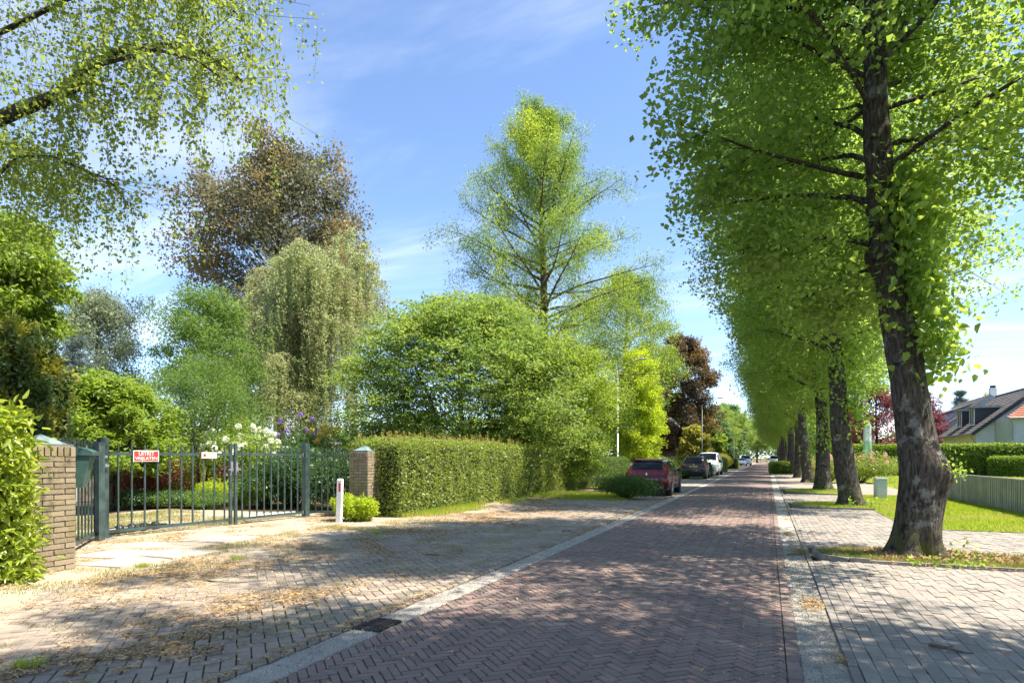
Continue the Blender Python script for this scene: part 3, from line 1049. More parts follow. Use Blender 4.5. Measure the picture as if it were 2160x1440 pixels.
class Tree:
    """skeleton + leaf clusters, kept as plain arrays"""
    def __init__(s, seed):
        s.rg = random.Random(seed)
        s.nr = np.random.default_rng(seed)
        s.mb = MB()
        s.cl = []      # (pos, sigma, weight)
    def limb(s, p, d, L, r, curve=0.0, sub=6, subL=.38, segs=6, sides=5, leaf0=.3, sig=.32, depth=1, subang=(.6, 1.15), wob=.10):
        pts, rad = [Vector(p)], [r]
        d = Vector(d).normalized()
        for i in range(segs):
            d = (d + Vector((s.rg.gauss(0, wob), s.rg.gauss(0, wob), s.rg.gauss(0, wob) + curve / segs))).normalized()
            pts.append(pts[-1] + d * (L / segs))
            rad.append(max(.004, r * (1 - (i + 1) / segs * .88)))
        s.mb.tube(pts, rad, sides, False)
        for i in range(sub):
            f = leaf0 + (1 - leaf0) * (i + s.rg.random()) / sub
            q = f * segs
            j = min(int(q), segs - 1)
            pp = pts[j].lerp(pts[j + 1], q - j)
            dd = (pts[j + 1] - pts[j]).normalized()
            ax = dd.orthogonal().normalized()
            ax = rot_about(ax, dd, s.rg.random() * 2 * PI)
            sd = rot_about(dd, ax, s.rg.uniform(*subang))
            sl = L * subL * (1.15 - .6 * f) * s.rg.uniform(.7, 1.2)
            if depth > 1:
                s.limb(pp, sd, sl, max(.006, r * .35), curve * .6, max(2, sub // 2), subL, 3, 4, .3, sig, depth - 1, subang, wob)
            else:
                e = pp + sd * sl + Vector((0, 0, curve * sl * .2))
                s.mb.tube([pp, e], [max(.006, r * .22), .003], 3, False)
                for t in (.45, .75, 1.02):
                    c = pp.lerp(e, t)
                    s.cl.append((c.x, c.y, c.z, sig * s.rg.uniform(.75, 1.25)))
        c = pts[-1]
        s.cl.append((c.x, c.y, c.z, sig))
        return pts
    def leaves(s, per, flat=.7, below=0.0):
        c = np.array(s.cl)
        n = np.maximum(1, s.nr.poisson(per, len(c)))
        idx = np.repeat(np.arange(len(c)), n)
        off = np.clip(s.nr.normal(size=(len(idx), 3)), -1.45, 1.45) * c[idx, 3:4]
        off[:, 2] = off[:, 2] * flat - below * c[idx, 3]
        return c[idx, :3] + off, idx

def broadleaf(name, label, cat, base, H, r0, env, mats, n_limbs=40, per=40, leaf=.09, seed=1, cb=.2, el=(.25, .9), curve=-.25, sig=.34, flat=.7,
              lean=(0, 0), sub=6, subL=.36, group=None, sides=14, flare=.8, depth=1, aspect=.75, top_el=1.2, hexa=False, multi=1, build=True, burls=(), wob=.1, up=.6, droop=.3, subang=(.6, 1.15), leaf0=.3, trunk_n=16, rfac=.5, shell=0, ysc=1.0, clear=(), ridge=0.0, boughs=0, bough_r=.26, quad=False):
    """a tree whose limbs fill an envelope: env(h) gives the crown radius at height h"""
    T = Tree(seed)
    rg = T.rg
    zs = np.concatenate([np.array([-.08, 0, .06, .14, .25, .4, .6]), np.linspace(.9, H * .97, trunk_n)])
    wx, wy = rg.uniform(0, 6), rg.uniform(0, 6)
    def axis(z):
        t = max(0, z) / H
        if callable(lean):
            lx, ly = lean(max(0, z))
            return Vector((lx, ly, z))
        return Vector((lean[0] * t + .12 * math.sin(z * .55 + wx) * min(1, z / 3), lean[1] * t + .12 * math.sin(z * .47 + wy) * min(1, z / 3), z))
    def rad(z):
        return max(.02, r0 * (1 - .86 * (max(z, 0) / H) ** .9))
    def cleared(a, z):
        return any(z < c[2] and abs((a - c[0] + PI) % (2 * PI) - PI) < c[1] for c in clear)
    if multi == 1:
        trunk_mesh(T.mb, [tuple(axis(z)) for z in zs], [rad(z) for z in zs], sides, flare, seed, 5, burls, ridge)
    else:
        for k in range(multi):
            a = 2 * PI * k / multi + rg.random()
            pts = [Vector((0.1 * math.cos(a), .1 * math.sin(a), -.05)) + Vector((math.cos(a), math.sin(a), 0)) * env(H * .5) * .5 * (t ** 1.3) + Vector((0, 0, H * .75 * t)) for t in np.linspace(0, 1, 8)]
            T.mb.tube(pts, [r0 * .6 * (1 - .8 * i / 7) for i in range(8)], 7, False)
    ga = rg.random() * 6.28
    for i in range(n_limbs):
        f = (i + rg.random() * .8) / n_limbs
        z = H * (cb + (.97 - cb) * f)
        ga += 2.39996
        e = el[0] + (el[1] - el[0]) * f + rg.gauss(0, .1)
        if f > .9:
            e = max(e, top_el * rg.uniform(.7, 1))
        a = ga + rg.gauss(0, .2)
        if cleared(a, z):
            continue
        R = env(min(H, z + .35 * env(z) * math.sin(e)))
        L = max(.5, R / max(.35, math.cos(e)) * rg.uniform(.72, 1.08))
        if f > .9:
            L = min(L, (H - z) * 1.1 + .5)
        L *= math.hypot(math.cos(a), math.sin(a) * ysc)
        d = Vector((math.cos(a) * math.cos(e), math.sin(a) * math.cos(e) * ysc, math.sin(e)))
        T.limb(axis(z) if multi == 1 else Vector((math.cos(a) * R * .25, math.sin(a) * R * .25, z * .9)), d, L, min(rad(z) * rfac, .03 + .013 * L), curve, sub, subL, 6, 5, leaf0, sig, depth, subang, wob)
    for i in range(shell):
        f = rg.random() ** .9
        z = H * (cb * .85 + (.99 - cb * .85) * f)
        a = rg.random() * 2 * PI
        if cleared(a, z):
            continue
        q = env(z) * (rg.random() ** .45) * .97
        ax_ = axis(z) if multi == 1 else Vector((0, 0, z))
        T.cl.append((ax_.x + math.cos(a) * q, ax_.y + math.sin(a) * q * ysc, z, sig * rg.uniform(.7, 1.2)))
    Rm = max(env(H * t) for t in (.2, .3, .4, .5, .6, .7))
    for i in range(boughs):
        # a bough: leaf clusters over the top and sides of a flattened lump, open underneath
        f = ((i + rg.random()) / boughs) ** .85
        z = H * (cb + (.95 - cb) * f)
        a = i * 2.39996 + rg.gauss(0, .3)
        q = env(z) * rg.uniform(.55, .92)
        rb = Rm * bough_r * rg.uniform(.7, 1.3) * (.6 + .4 * env(z) / Rm)
        ax_ = axis(z) if multi == 1 else Vector((0, 0, z))
        c0 = Vector((ax_.x + math.cos(a) * q, ax_.y + math.sin(a) * q * ysc, z))
        st_ = axis(max(.3, z - q * .7)) if multi == 1 else Vector((math.cos(a) * .2, math.sin(a) * .2, max(.3, z - q * .8)))
        T.mb.tube([st_, st_.lerp(c0, .5) + Vector((0, 0, -.1)), c0], [.012 * H ** .5 * .7, .009 * H ** .5 * .7, .006], 4, False)
        for k in range(13):
            u = k * 2.39996 + i
            v = (k + .5) / 13
            zz_ = 1 - 1.35 * v
            rr_ = math.sqrt(max(0, 1 - zz_ * zz_))
            T.cl.append((c0.x + math.cos(u) * rr_ * rb, c0.y + math.sin(u) * rr_ * rb, c0.z + zz_ * rb * .62 - .15 * rb * rr_, rb * .24))
    pos, idx = T.leaves(per, flat)
    pos[:, 2] = np.maximum(pos[:, 2], .12)
    o = empty(name, base, 0, label, cat, group)
    T.mb.build('trunk', mats[1], o, True)
    rnd = np.clip(T.nr.random(len(pos)) * .7 + T.nr.random(len(T.cl))[idx] * .3, 0, 1)
    link('crown', leaf_mesh('crown', pos, mats[0], leaf, aspect, up, droop, .35, T.nr, hexa=hexa, rnd=rnd, tri=not quad), o)
    return o

# ---- the lime avenue
lime_env = env_interp([(3.0, .6), (3.8, 1.5), (4.8, 2.6), (5.9, 3.35), (7.8, 3.65), (9.5, 3.3), (11.5, 2.3), (13, 1.2), (13.8, .3)])
def lime(seed, lean, r0, burls=(), per=46, leaf=.105, label=None, base=(0, 0, 0), name='lime_tree', shell=800, clear=(), ridge=0.0, rings=34, sides=28, ysc=1.28, es=1.0):
    return broadleaf(name, label, 'tree', base, 13.8, r0, (lambda h: es * lime_env(h)), (M['lime'], M['bark']), 74, per, leaf, seed, .31, (.50, 1.05), -.45, .27, .75, lean, 9, .36, 'lime trees of the avenue', sides, .82,
                     1, .85, 1.3, burls=burls, trunk_n=rings, hexa=False, shell=shell, ysc=ysc, clear=clear, rfac=.28, leaf0=.10, ridge=ridge, quad=sides > 30, up=.95)
t1p = G(1932, 1178)
lean1 = lambda z: (float(np.interp(z, [0, 1.2, 3.0, 4.6, 6.5, 9, 13.8], [0, .06, -.14, -.40, -.50, -.52, -.7])), .01 * z)
lime1 = lime(101, lean1, .292, ((1.45, -.5, .20, .12), (1.2, -.2, .17, .10), (4.6, 3.3, .15, .10), (.9, .1, .2, .06)), 56, .09,
             'thick leaning lime tree with mossy burred trunk growing from the dry verge strip', (t1p.x, t1p.y, ZS), shell=900, clear=((-1.72, .72, 9.0), (-.1, 1.0, 5.7)), ridge=.016, rings=110, sides=60, ysc=1.4, es=.86)
t2p = G(1797, 1070)
lime2 = lime(202, (-1.6, .1), .31, ((1.1, 3.6, .13, .06), (1.6, 4.4, .12, .05), (5.2, 3.0, .2, .1)), 52, .09,
             'lime tree on the grass strip just beside the pale grey cabinet', (t2p.x, t2p.y, ZS), clear=((-1.9, .85, 7.6), (-.2, .9, 4.8)), ridge=.014, rings=60, sides=30)
t3p = G(1735, 1036)
lime3 = lime(303, (-.5, -.1), .32, ((.8, 4.2, .15, .06), (2.2, 4.6, .15, .05)), 52, .10,
             'lime tree with bushy mossy foot standing past the low azaleas', (t3p.x, t3p.y, ZS), clear=((-1.75, .9, 7.4), (-.2, .8, 4.4)), ridge=.014)
def placed(o, loc, rz, label, sc=1.0):
    o.location = loc
    o.rotation_euler = (0, 0, rz)
    o.scale = (sc, sc, sc)
    o['label'] = label
    return o
ordn = ('fourth', 'fifth', 'sixth', 'seventh', 'eighth', 'ninth', 'tenth', 'eleventh', 'twelfth', 'thirteenth', 'fourteenth')
srcs = (lime2, lime3)
for k in range(11):
    y = 41.2 + 9.6 * k + random.uniform(-.4, .4)
    placed(copy_tree(srcs[k % 2]), (2.15 + random.uniform(-.15, .15), y, 0 if k > 1 else ZS), random.uniform(-.22, .22), ordn[k] + ' lime of the avenue, counted from the thick leaning one', 1 - .01 * k)
placed(copy_tree(lime1), (3.0, 2.2, ZS), PI, 'lime tree whose crown shades the bricks beside the camera spot', 1.0)
o = placed(copy_tree(lime2), (6.9, 4.3, ZS), 1.2, 'unseen lime tree added to shade the near road', 1.06)  # extra lime out of view, added to cast shade on the near road
o['group'] = 'unseen trees added for shade'
# far side of the same avenue beyond the bend
for k, (x, y, sc) in enumerate(((-7.5, 128, .8), (-7.8, 148, .9), (-7.2, 170, .9), (3.2, 152, .9), (-13.5, 160, .95), (-3, 196, .9), (4, 200, .9), (-9, 205, 1.0), (10, 190, 1.0), (-17, 185, 1.0), (-24, 175, 1.05), (17, 170, 1.0))):
    o = placed(copy_tree(srcs[k % 2]), (x, y, 0), k * 2.1, 'distant tall tree closing the end of the street', sc)
    o['group'] = 'trees closing the street end'
    o.name = 'distant_tree'

# sprouting leaves that hang from the trunks (parts of the trees)
def sprouts(tree, n, zr, ang, spread, r0, seed, leaf=.12, sig=.16, lean=(0, 0), H=13.8, drop=.5):
    nr = np.random.default_rng(seed)
    P, Dn = [], []
    for i in range(n):
        z = nr.uniform(*zr)
        a = nr.normal(ang, spread)
        out = r0 + nr.random() * .35
        lx, ly = lean(z) if callable(lean) else (lean[0] * z / H, lean[1] * z / H)
        c = np.array([lx + math.cos(a) * out, ly + math.sin(a) * out, z])
        k = nr.integers(14, 30)
        o_ = nr.normal(size=(k, 3)) * sig
        o_[:, 2] -= nr.random(k) * drop
        P.append(c + o_)
    P = np.concatenate(P)
    P[:, 2] = np.maximum(P[:, 2], .06)
    link('sprout_foliage', leaf_mesh('sprout_foliage', P, M['limesprout'], leaf, .85, .15, 1.2, .4, nr, hexa=True), tree)
sprouts(lime1, 120, (3.1, 5.9), -.15, .62, .28, 5, .115, .17, lean1)
sprouts(lime1, 3, (1.15, 1.5), -.6, .4, .40, 6, .05, .06, lean1, drop=.1)
sprouts(lime1, 9, (.03, .14), -1.0, .6, .66, 7, .05, .10, (0, 0), drop=.03)
sprouts(lime2, 40, (2.6, 5.5), -.3, .9, .32, 15, .12, .18, (-1.6, .1))
sprouts(lime3, 40, (2.0, 5.5), -.6, 1.3, .32, 16, .12, .18, (-.5, -.1))
sprouts(lime2, 4, (.05, .2), -1.0, 1.0, .5, 17, .07, .1, drop=.03)

# ---- birch whose bough reaches in from beside the hedge
def strand_tree(name, label, base, H, r0, boughs, mats, seed, strand_len, n_per_m, leaves_per_m, leaf, sway=.06, group=None, aspect=.6, trunk=True, curtain=None, lsig=.05, lean=(0, 0), trunks=None):
    """weeping tree: boughs (lists of points) from which thin leafy strands hang"""
    rg = random.Random(seed)
    nr = np.random.default_rng(seed)
    mb = MB()
    if trunk:
        for (bx, by, lx, ly, hh, rr) in (trunks or [(0, 0, lean[0], lean[1], H, r0)]):
            zs = np.concatenate([np.array([-.08, 0, .08, .2, .4, .7]), np.linspace(1.2, hh, 12)])
            path = [(bx + lx * z / hh + .1 * math.sin(z), by + ly * z / hh + .1 * math.sin(z * .8 + 1), z) for z in zs]
            trunk_mesh(mb, path, [max(.02, rr * (1 - .85 * z / hh)) for z in zs], 12, .5, seed)
    P = []
    for (pts, r, ln) in boughs:
        pts = [Vector(p) for p in pts]
        n = len(pts)
        mb.tube(pts, [max(.008, r * (1 - .85 * i / (n - 1))) for i in range(n)], 7, False)
        tot = sum((pts[i + 1] - pts[i]).length for i in range(n - 1))
        ns = int(tot * n_per_m)
        for k in range(ns):
            f = rg.random() ** .8
            q = f * (n - 1)
            j = min(int(q), n - 2)
            p = pts[j].lerp(pts[j + 1], q - j) + Vector((rg.gauss(0, .35), rg.gauss(0, .35), rg.gauss(0, .12)))
            L = ln * strand_len * rg.uniform(.35, 1.1)
            dx, dy = rg.gauss(0, sway), rg.gauss(0, sway)
            e0 = pts[j].lerp(pts[j + 1], q - j)
            out = Vector((p.x - e0.x, p.y - e0.y, 0))
            m1 = p + out * .6 + Vector((0, 0, .05))
            sp = [e0, m1 + Vector((dx, dy, -.12 * L)), m1 + Vector((dx * 2.2, dy * 2.2, -.55 * L)), m1 + Vector((dx * 3, dy * 3, -L))]
            mb.tube(sp, [.004, .003, .002, .0015], 3, False)
            nl = max(3, int(L * leaves_per_m))
            t = nr.random(nl) ** .9 * 2.999
            A = np.array([list(v) for v in sp])
            jj = t.astype(int)
            ff = (t - jj)[:, None]
            P.append(A[jj] * (1 - ff) + A[jj + 1] * ff + np.clip(nr.normal(size=(nl, 3)), -1.3, 1.3) * lsig)
    o = empty(name, base, 0, label, 'tree', group)
    mb.build('trunk', mats[1], o, True)
    P = np.concatenate(P)
    if base[2] + P[:, 2].min() < .1:
        P[:, 2] = np.maximum(P[:, 2], .1)
    link('crown', leaf_mesh('crown', P, mats[0], leaf, aspect, .0, 1.1, .4, nr, tri=len(P) > 120000), o)
    return o

bz = 8.8
bb0 = Vector((-12.35, 4.4, 0))
def rel(p, b):
    return tuple(Vector(p) - Vector(b))
bough = []
# limb read off the photograph, at the depth of the birch itself
main = [rel((-12.3, 4.5, 5.2), bb0), rel(D(-60, 275, 9.0), bb0), rel(D(60, 225, 9.0), bb0), rel(D(130, 198, 9.1), bb0), rel(D(185, 140, 9.2), bb0), rel(D(260, 105, 9.4), bb0), rel(D(360, 95, 9.7), bb0), rel(D(440, 115, 9.9), bb0), rel(D(510, 170, 10.0), bb0)]
bough.append((main, .12, 1.0))
bough.append(([rel(D(130, 198, 9.1), bb0), rel(D(170, 185, 8.9), bb0), rel(D(215, 135, 8.7), bb0), rel(D(330, 105, 8.5), bb0), rel(D(410, 125, 8.4), bb0), rel(D(475, 170, 8.4), bb0)], .05, .9))
bough.append(([rel((-12.3, 4.5, 6.6), bb0), rel(D(20, 60, 9.6), bb0), rel(D(160, -10, 9.8), bb0), rel(D(330, -60, 10), bb0), rel(D(440, -30, 10.2), bb0), rel(D(510, 40, 10.4), bb0)], .05, 1.0))
bough.append(([rel((-12.3, 4.5, 7.6), bb0), rel(D(60, -120, 9.2), bb0), rel(D(230, -170, 9.0), bb0), rel(D(390, -140, 8.9), bb0), rel(D(450, -60, 8.8), bb0)], .045, 1.0))
bough.append(([rel((-12.3, 4.5, 4.6), bb0), rel(D(-40, 400, 9.3), bb0), rel(D(40, 330, 9.5), bb0), rel(D(110, 330, 9.7), bb0), rel(D(230, 380, 10), bb0), rel(D(270, 430, 10), bb0)], .035, .8))
bough.append(([rel((-12.3, 4.5, 4.9), bb0), rel(D(-30, 330, 10.5), bb0), rel(D(30, 300, 11), bb0), rel(D(70, 330, 11.5), bb0), rel(D(120, 400, 11.6), bb0)], .035, 1.3))
for (a, e, L) in ((3.3, .6, 3.4), (4.3, .6, 3.4), (5.3, .7, 3.2), (3.9, 1.0, 3)):
    p0 = Vector((0, 0, 6.4 + L * .3))
    d = Vector((math.cos(a) * math.cos(e), math.sin(a) * math.cos(e), math.sin(e)))
    bough.append(([p0, p0 + d * L * .4, p0 + d * L * .75 + Vector((0, 0, -.2)), p0 + d * L + Vector((0, 0, -.8))], .07, 1.0))
birch = strand_tree('birch_tree', 'birch with a long crooked bough and hanging bright leaves above the hedge', tuple(bb0), 10.5, .19, bough, (M['birch'], M['barkdark']), 31, 1.35, 20, 44, .064, .07, aspect=.72, lsig=.07)

# ---- weeping birch in the garden
wb = D(645, 965, 35); wb.z = 0
def wrel(px, py, zc):
    return tuple(D(px, py, zc) - wb)
wbough = []
rgw = random.Random(77)
for k in range(34):
    a = k * 2.4
    R = rgw.uniform(1.2, 4.0)
    zt = 13.8 - .12 * R * R + rgw.uniform(-4.2, .3) * (R / 4 + .3)
    d = Vector((math.cos(a), math.sin(a), 0))
    wbough.append(([Vector((0, 0, zt - 3 - R * .3)), d * R * .3 + Vector((0, 0, zt - .8)), d * R * .62 + Vector((0, 0, zt)), d * R * .85 + Vector((0, 0, zt - .35)), d * R + Vector((0, 0, zt - 1.1))], .07, 1.0))
for k in range(12):
    a = k * 2.4 + 1
    R = rgw.uniform(1.4, 4.2)
    zt = rgw.uniform(5.0, 8.0)
    d = Vector((math.cos(a), math.sin(a), 0))
    wbough.append(([Vector((0, 0, zt - 1.5)), d * R * .4 + Vector((0, 0, zt - .2)), d * R * .75 + Vector((0, 0, zt)), d * R + Vector((0, 0, zt - .8))], .05, 1.0))
strand_tree('weeping_birch', 'pale drooping weeping birch standing before the copper maple', tuple(wb), 14, .34, wbough, (M['weep'], M['barkgrey']), 41, 4.3, 6.5, 28, .12, .05, aspect=.5, lsig=.07)
wb2 = D(748, 965, 38); wb2.z = 0
wb2b = []
for k in range(14):
    a = k * 2.4
    R = rgw.uniform(.8, 2.2)
    zt = 15.6 - .5 * R + rgw.uniform(-3.0, .4)
    d = Vector((math.cos(a), math.sin(a), 0))
    wb2b.append(([Vector((0, 0, zt - 2)), d * R * .4 + Vector((0, 0, zt - .3)), d * R * .75 + Vector((0, 0, zt)), d * R + Vector((0, 0, zt - .7))], .05, 1.0))
strand_tree('weeping_birch', 'slim white-stemmed birch with drooping top between maple and round tree', tuple(wb2), 15, .2, wb2b, (M['weep'], M['barkbirch']), 43, 3.8, 7, 26, .12, .05, aspect=.5, lsig=.07)

# ---- other garden trees
def at(px, zc):
    p = D(px, HOR, zc)
    return (p.x, p.y, 0.0)
broadleaf('copper_maple', 'tall dark copper maple rising behind the weeping birch', 'tree', at(592, 48), 24.4, .5,
          env_interp([(5, 2.8), (8, 5.6), (12, 7.0), (16, 7.2), (19.5, 6.0), (22.5, 3.8), (24.4, .8)]), (M['copper'], M['barkdark']), 40, 46, .20, 51, .22, (.15, 1.0), -.1, .58, .75, (0, 0), 8, .34, aspect=.9, shell=60, boughs=64, bough_r=.27)
broadleaf('round_maple', 'broad dome-shaped green tree behind the clipped privet hedge', 'tree', at(975, 27.5), 8.6, .22,
          env_interp([(1.5, 4.6), (3, 5.5), (5, 5.3), (6.6, 4.3), (7.8, 2.8), (8.6, 1.0)]), (M['acer'], M['barkdark']), 22, 46, .135, 52, .18, (-.05, .75), -.5, .40, .32, (0, 0), 7, .3, aspect=.55, multi=4, droop=.5, shell=320, boughs=125, bough_r=.20, up=1.4)
broadleaf('garden_tree', 'lighter bushy green tree growing against the side of the dome-shaped one', 'tree', at(1168, 30), 7.2, .16,
          env_interp([(1, 2.0), (3, 2.8), (5, 2.5), (6.4, 1.6), (7.2, .5)]), (M['green2'], M['barkdark']), 40, 40, .12, 53, .16, (.0, .9), -.35, .34, .6, (0, 0), 7, .3, aspect=.6, multi=3, shell=60, boughs=46, up=1.3)
broadleaf('young_ash', 'fresh green airy tree beside the weeping birch curtain', 'tree', at(440, 27), 8.2, .14,
          env_interp([(1.5, 1.8), (3, 2.3), (5, 2.4), (6.6, 1.9), (8.2, .5)]), (M['green1'], M['barkgrey']), 34, 40, .11, 54, .18, (.3, 1.0), -.2, .36, .7, (0, 0), 6, .34, aspect=.5, shell=30, boughs=30)
broadleaf('garden_tree', 'small bluish-green rounded tree behind the snowball bush', 'tree', at(425, 21), 4.7, .09,
          env_interp([(.8, 1.0), (2, 1.35), (3.4, 1.2), (4.7, .4)]), (M['green1'], M['barkgrey']), 34, 46, .07, 55, .2, (.3, 1.1), -.2, .26, .7, (0, 0), 6, .34, aspect=.45, multi=3)
broadleaf('magnolia_tree', 'low spreading magnolia with forked dark stems behind the gate', 'tree', at(232, 17.6), 3.75, .16,
          env_interp([(1.3, 1.0), (2.0, 1.45), (2.9, 1.3), (3.75, .4)]), (M['green2'], M['barkdark']), 24, 46, .13, 56, .34, (.2, .8), -.1, .24, .5, (0, 0), 5, .34, aspect=.5, multi=4, boughs=22, up=1.3)
broadleaf('hornbeam_tree', 'bright drooping lime-green tree leaning over the dark yew', 'tree', (-16.2, 8.7, 0), 6.9, .11,
          env_interp([(4.2, .6), (5.0, 1.2), (6.0, 1.1), (6.9, .3)]), (M['green2'], M['barkgrey']), 20, 44, .115, 57, .64, (.1, .8), -.4, .26, .6, (0, 0), 6, .34, aspect=.5, droop=1.0, boughs=26)
broadleaf('far_willow', 'hazy grey-green willow rising behind the magnolia', 'tree', at(205, 46), 13.2, .25,
          env_interp([(3, 2.0), (6, 3.0), (9, 2.8), (11.5, 1.8), (13.2, .6)]), (M['greydish'], M['barkgrey']), 34, 46, .24, 58, .2, (.3, 1.1), -.9, .45, 1.1, (0, 0), 6, .34, aspect=.34, droop=1.5, shell=250)
def conifer(name, label, base, H, R, mats, seed, n=70, per=34, leaf=.10, cb=.1, sig=.22, el=-.1, curve=-.15, group=None, aspect=.25, pw=.9):
    return broadleaf(name, label, 'tree', base, H, .012 * H + .06, env_interp([(0, R), (H * cb, R)] + [(H * (cb + (1 - cb) * t), R * (1 - t) ** pw + .12) for t in (.2, .4, .6, .8, 1)]), mats, n, per, leaf, seed, cb, (el, el + .5), curve, sig, .5,
                     group=group, sides=9, sub=7, subL=.32, aspect=aspect, leaf0=.12, up=.3)
conifer('blue_spruce', 'blue-grey spruce showing between yew and willow', at(160, 40), 9.2, 2.6, (M['blue'], M['barkdark']), 59, 50, 36, .12)
# dawn redwood
mq = at(1152, 36)
def redwood():
    T = Tree(61)
    rg = T.rg
    H = 21.6
    zs = np.concatenate([np.array([-.08, 0, .1, .3, .6]), np.linspace(1, H, 26)])
    trunk_mesh(T.mb, [(-.35 * z / H + .06 * math.sin(z * .7), .06 * math.sin(z * .5), z) for z in zs], [max(.02, .40 * (1 - .93 * z / H)) for z in zs], 14, .8, 3)
    env = env_interp([(4, 8.4), (7.5, 7.8), (10, 7.0), (13, 6.2), (16, 4.4), (18.5, 2.7), (20.3, 1.3), (21.6, .25)])
    ga = 0
    for i in range(92):
        f = (i + rg.random()) / 92
        z = 4.5 + (H - 5.0) * f
        ga += 2.39996
        e = .15 + .75 * f + rg.gauss(0, .1)
        R = env(z + .2 * env(z)) * rg.uniform(.68, 1.08)
        L = R / max(.45, math.cos(e))
        L = min(L, (H - z) * 1.3 + .4)
        d = Vector((math.cos(ga) * math.cos(e), math.sin(ga) * math.cos(e), math.sin(e)))
        T.limb((-.35 * z / H, 0, z), d, L, min(.085, .018 + .011 * L), .12 - .3 * (1 - f), 13, .26, 7, 5, .16, .28, 1, (.5, 1.2), .07)
    pos, idx = T.leaves(44, 1.15, .45)
    o = empty('dawn_redwood', mq, 0, 'tall conical feathery redwood above the rounded garden trees', 'tree')
    T.mb.build('trunk', M['barkred'], o, True)
    link('crown', leaf_mesh('crown', pos, M['meta'], .15, .26, .15, .9, .4, T.nr, rnd=np.clip(T.nr.random(len(pos)) * .6 + T.nr.random(len(T.cl))[idx] * .4, 0, 1)), o)
redwood()
broadleaf('garden_tree', 'spreading light green tree under the redwood toward the road', 'tree', at(1322, 52), 16.5, .28,
          env_interp([(6, 2.6), (9, 4.6), (12, 4.3), (14.5, 2.8), (16.5, .6)]), (M['meta'], M['barkgrey']), 46, 44, .16, 62, .25, (.1, .9), -.3, .42, .7, (0, 0), 7, .34, aspect=.4, shell=80, boughs=44)
broadleaf('golden_maple', 'glowing lime-yellow tree beside the tall grey lamp post', 'tree', at(1345, 47), 9.0, .16,
          env_interp([(.8, 1.4), (2.4, 2.1), (5, 2.2), (7.2, 1.4), (9, .3)]), (M['limegold'], M['barkgrey']), 50, 44, .12, 63, .1, (.5, 1.1), .1, .27, .7, (0, 0), 6, .3, aspect=.7, shell=150, boughs=30)
broadleaf('copper_beech', 'dark copper beech behind the parked cars and lamp posts', 'tree', at(1440, 73), 15.4, .34,
          env_interp([(2.4, 3.0), (5, 3.9), (8.5, 4.0), (12, 3.2), (15.4, .7)]), (M['copper2'], M['barkdark']), 40, 40, .20, 64, .14, (.1, 1.0), -.25, .42, .7, (0, 0), 7, .34, aspect=.8, shell=60, boughs=46)
# filling trees far behind the garden
for k, (px, zc, H, R, mt, lab) in enumerate(((1500, 120, 9.5, 4.2, 'far', 'hazy green tree beyond the white parked cars'), (1530, 140, 13, 5.0, 'far', 'tall hazy tree behind the thin far lamp post'),
                                        (1490, 84, 6.2, 2.2, 'green2', 'bright green young tree behind the white van'), (1463, 68, 4.6, 1.7, 'yellowsh', 'pale yellow-leaved small tree before the dark brick house'),
                                        (1400, 95, 11, 4.0, 'green1', 'green tree standing behind the copper beech'), (880, 62, 5.2, 4.0, 'green1', 'low green tree seen under the dome-shaped crown'),
                                        (1090, 70, 5.0, 4.2, 'green2', 'low bright tree seen under the dome-shaped crown'), (1240, 60, 8.5, 3.4, 'green1', 'green tree filling the gap behind the golden maple'),
                                        (330, 60, 4.2, 3.5, 'green2', 'low bushy tree at the back of the garden by the ash'), (90, 40, 6.5, 3.2, 'green1', 'green tree far behind the dark yew'),
                                        (520, 70, 4.5, 3.5, 'green1', 'low tree at the garden end behind the weeping strands'),
                                        (700, 66, 4.0, 3.6, 'green1', 'low dark tree at the garden end under the maple'), (1010, 90, 6.0, 4.5, 'far', 'hazy low tree far behind the privet hedge'))):
    broadleaf('garden_tree' if zc < 100 else 'distant_tree', lab, 'tree', at(px, zc), H, .02 * H + .05,
              env_interp([(H * .1, R * .75), (H * .3, R), (H * .6, R * .95), (H * .85, R * .55), (H, R * .12)]), (M[mt], M['barkdark']), 14, 21, .0046 * zc + .02 if zc < 100 else .48, 70 + k, .14, (.1, 1.0), -.25, .09 * R + .12, .7, (0, 0), 6, .34, sides=8, trunk_n=6, boughs=26)
# trees on the house side
for k, (px, zc, H, R, mt, lab) in enumerate(((1850, 62, 8.2, 3.6, 'purple', 'purple-leaved plum tree behind the hedge and feather flag'), (1775, 78, 7.6, 3.6, 'purple', 'dark magenta tree seen between two avenue trunks'),
                                        (1948, 70, 8.0, 2.4, 'purple', 'loose purple tree whose twigs reach over the near roof'),
                                        (2085, 118, 13.2, 4.0, 'yellowsh', 'yellow-green tree rising behind the white chimney'), (2160, 125, 14.5, 4.0, 'green1', 'green tree behind the main house ridge'),
                                        (1700, 95, 9, 4, 'green1', 'green tree behind the avenue past the box hedge'))):
    broadleaf('garden_tree', lab, 'tree', at(px, zc), H, .02 * H + .05,
              env_interp([(H * .1, R * .6), (H * .3, R), (H * .6, R * .95), (H * .85, R * .5), (H, R * .12)]), (M[mt], M['barkdark']), 20, 24, .17, 90 + k, .16, (.2, 1.1), -.1, .38, .7, (0, 0), 6, .34, sides=8, trunk_n=6, boughs=20)
conifer('spruce_tree', 'dark open spruce rising behind the dormer roof', at(2025, 105), 12.8, 4.2, (M['blue'], M['barkdark']), 99, 46, 34, .22, sig=.34)

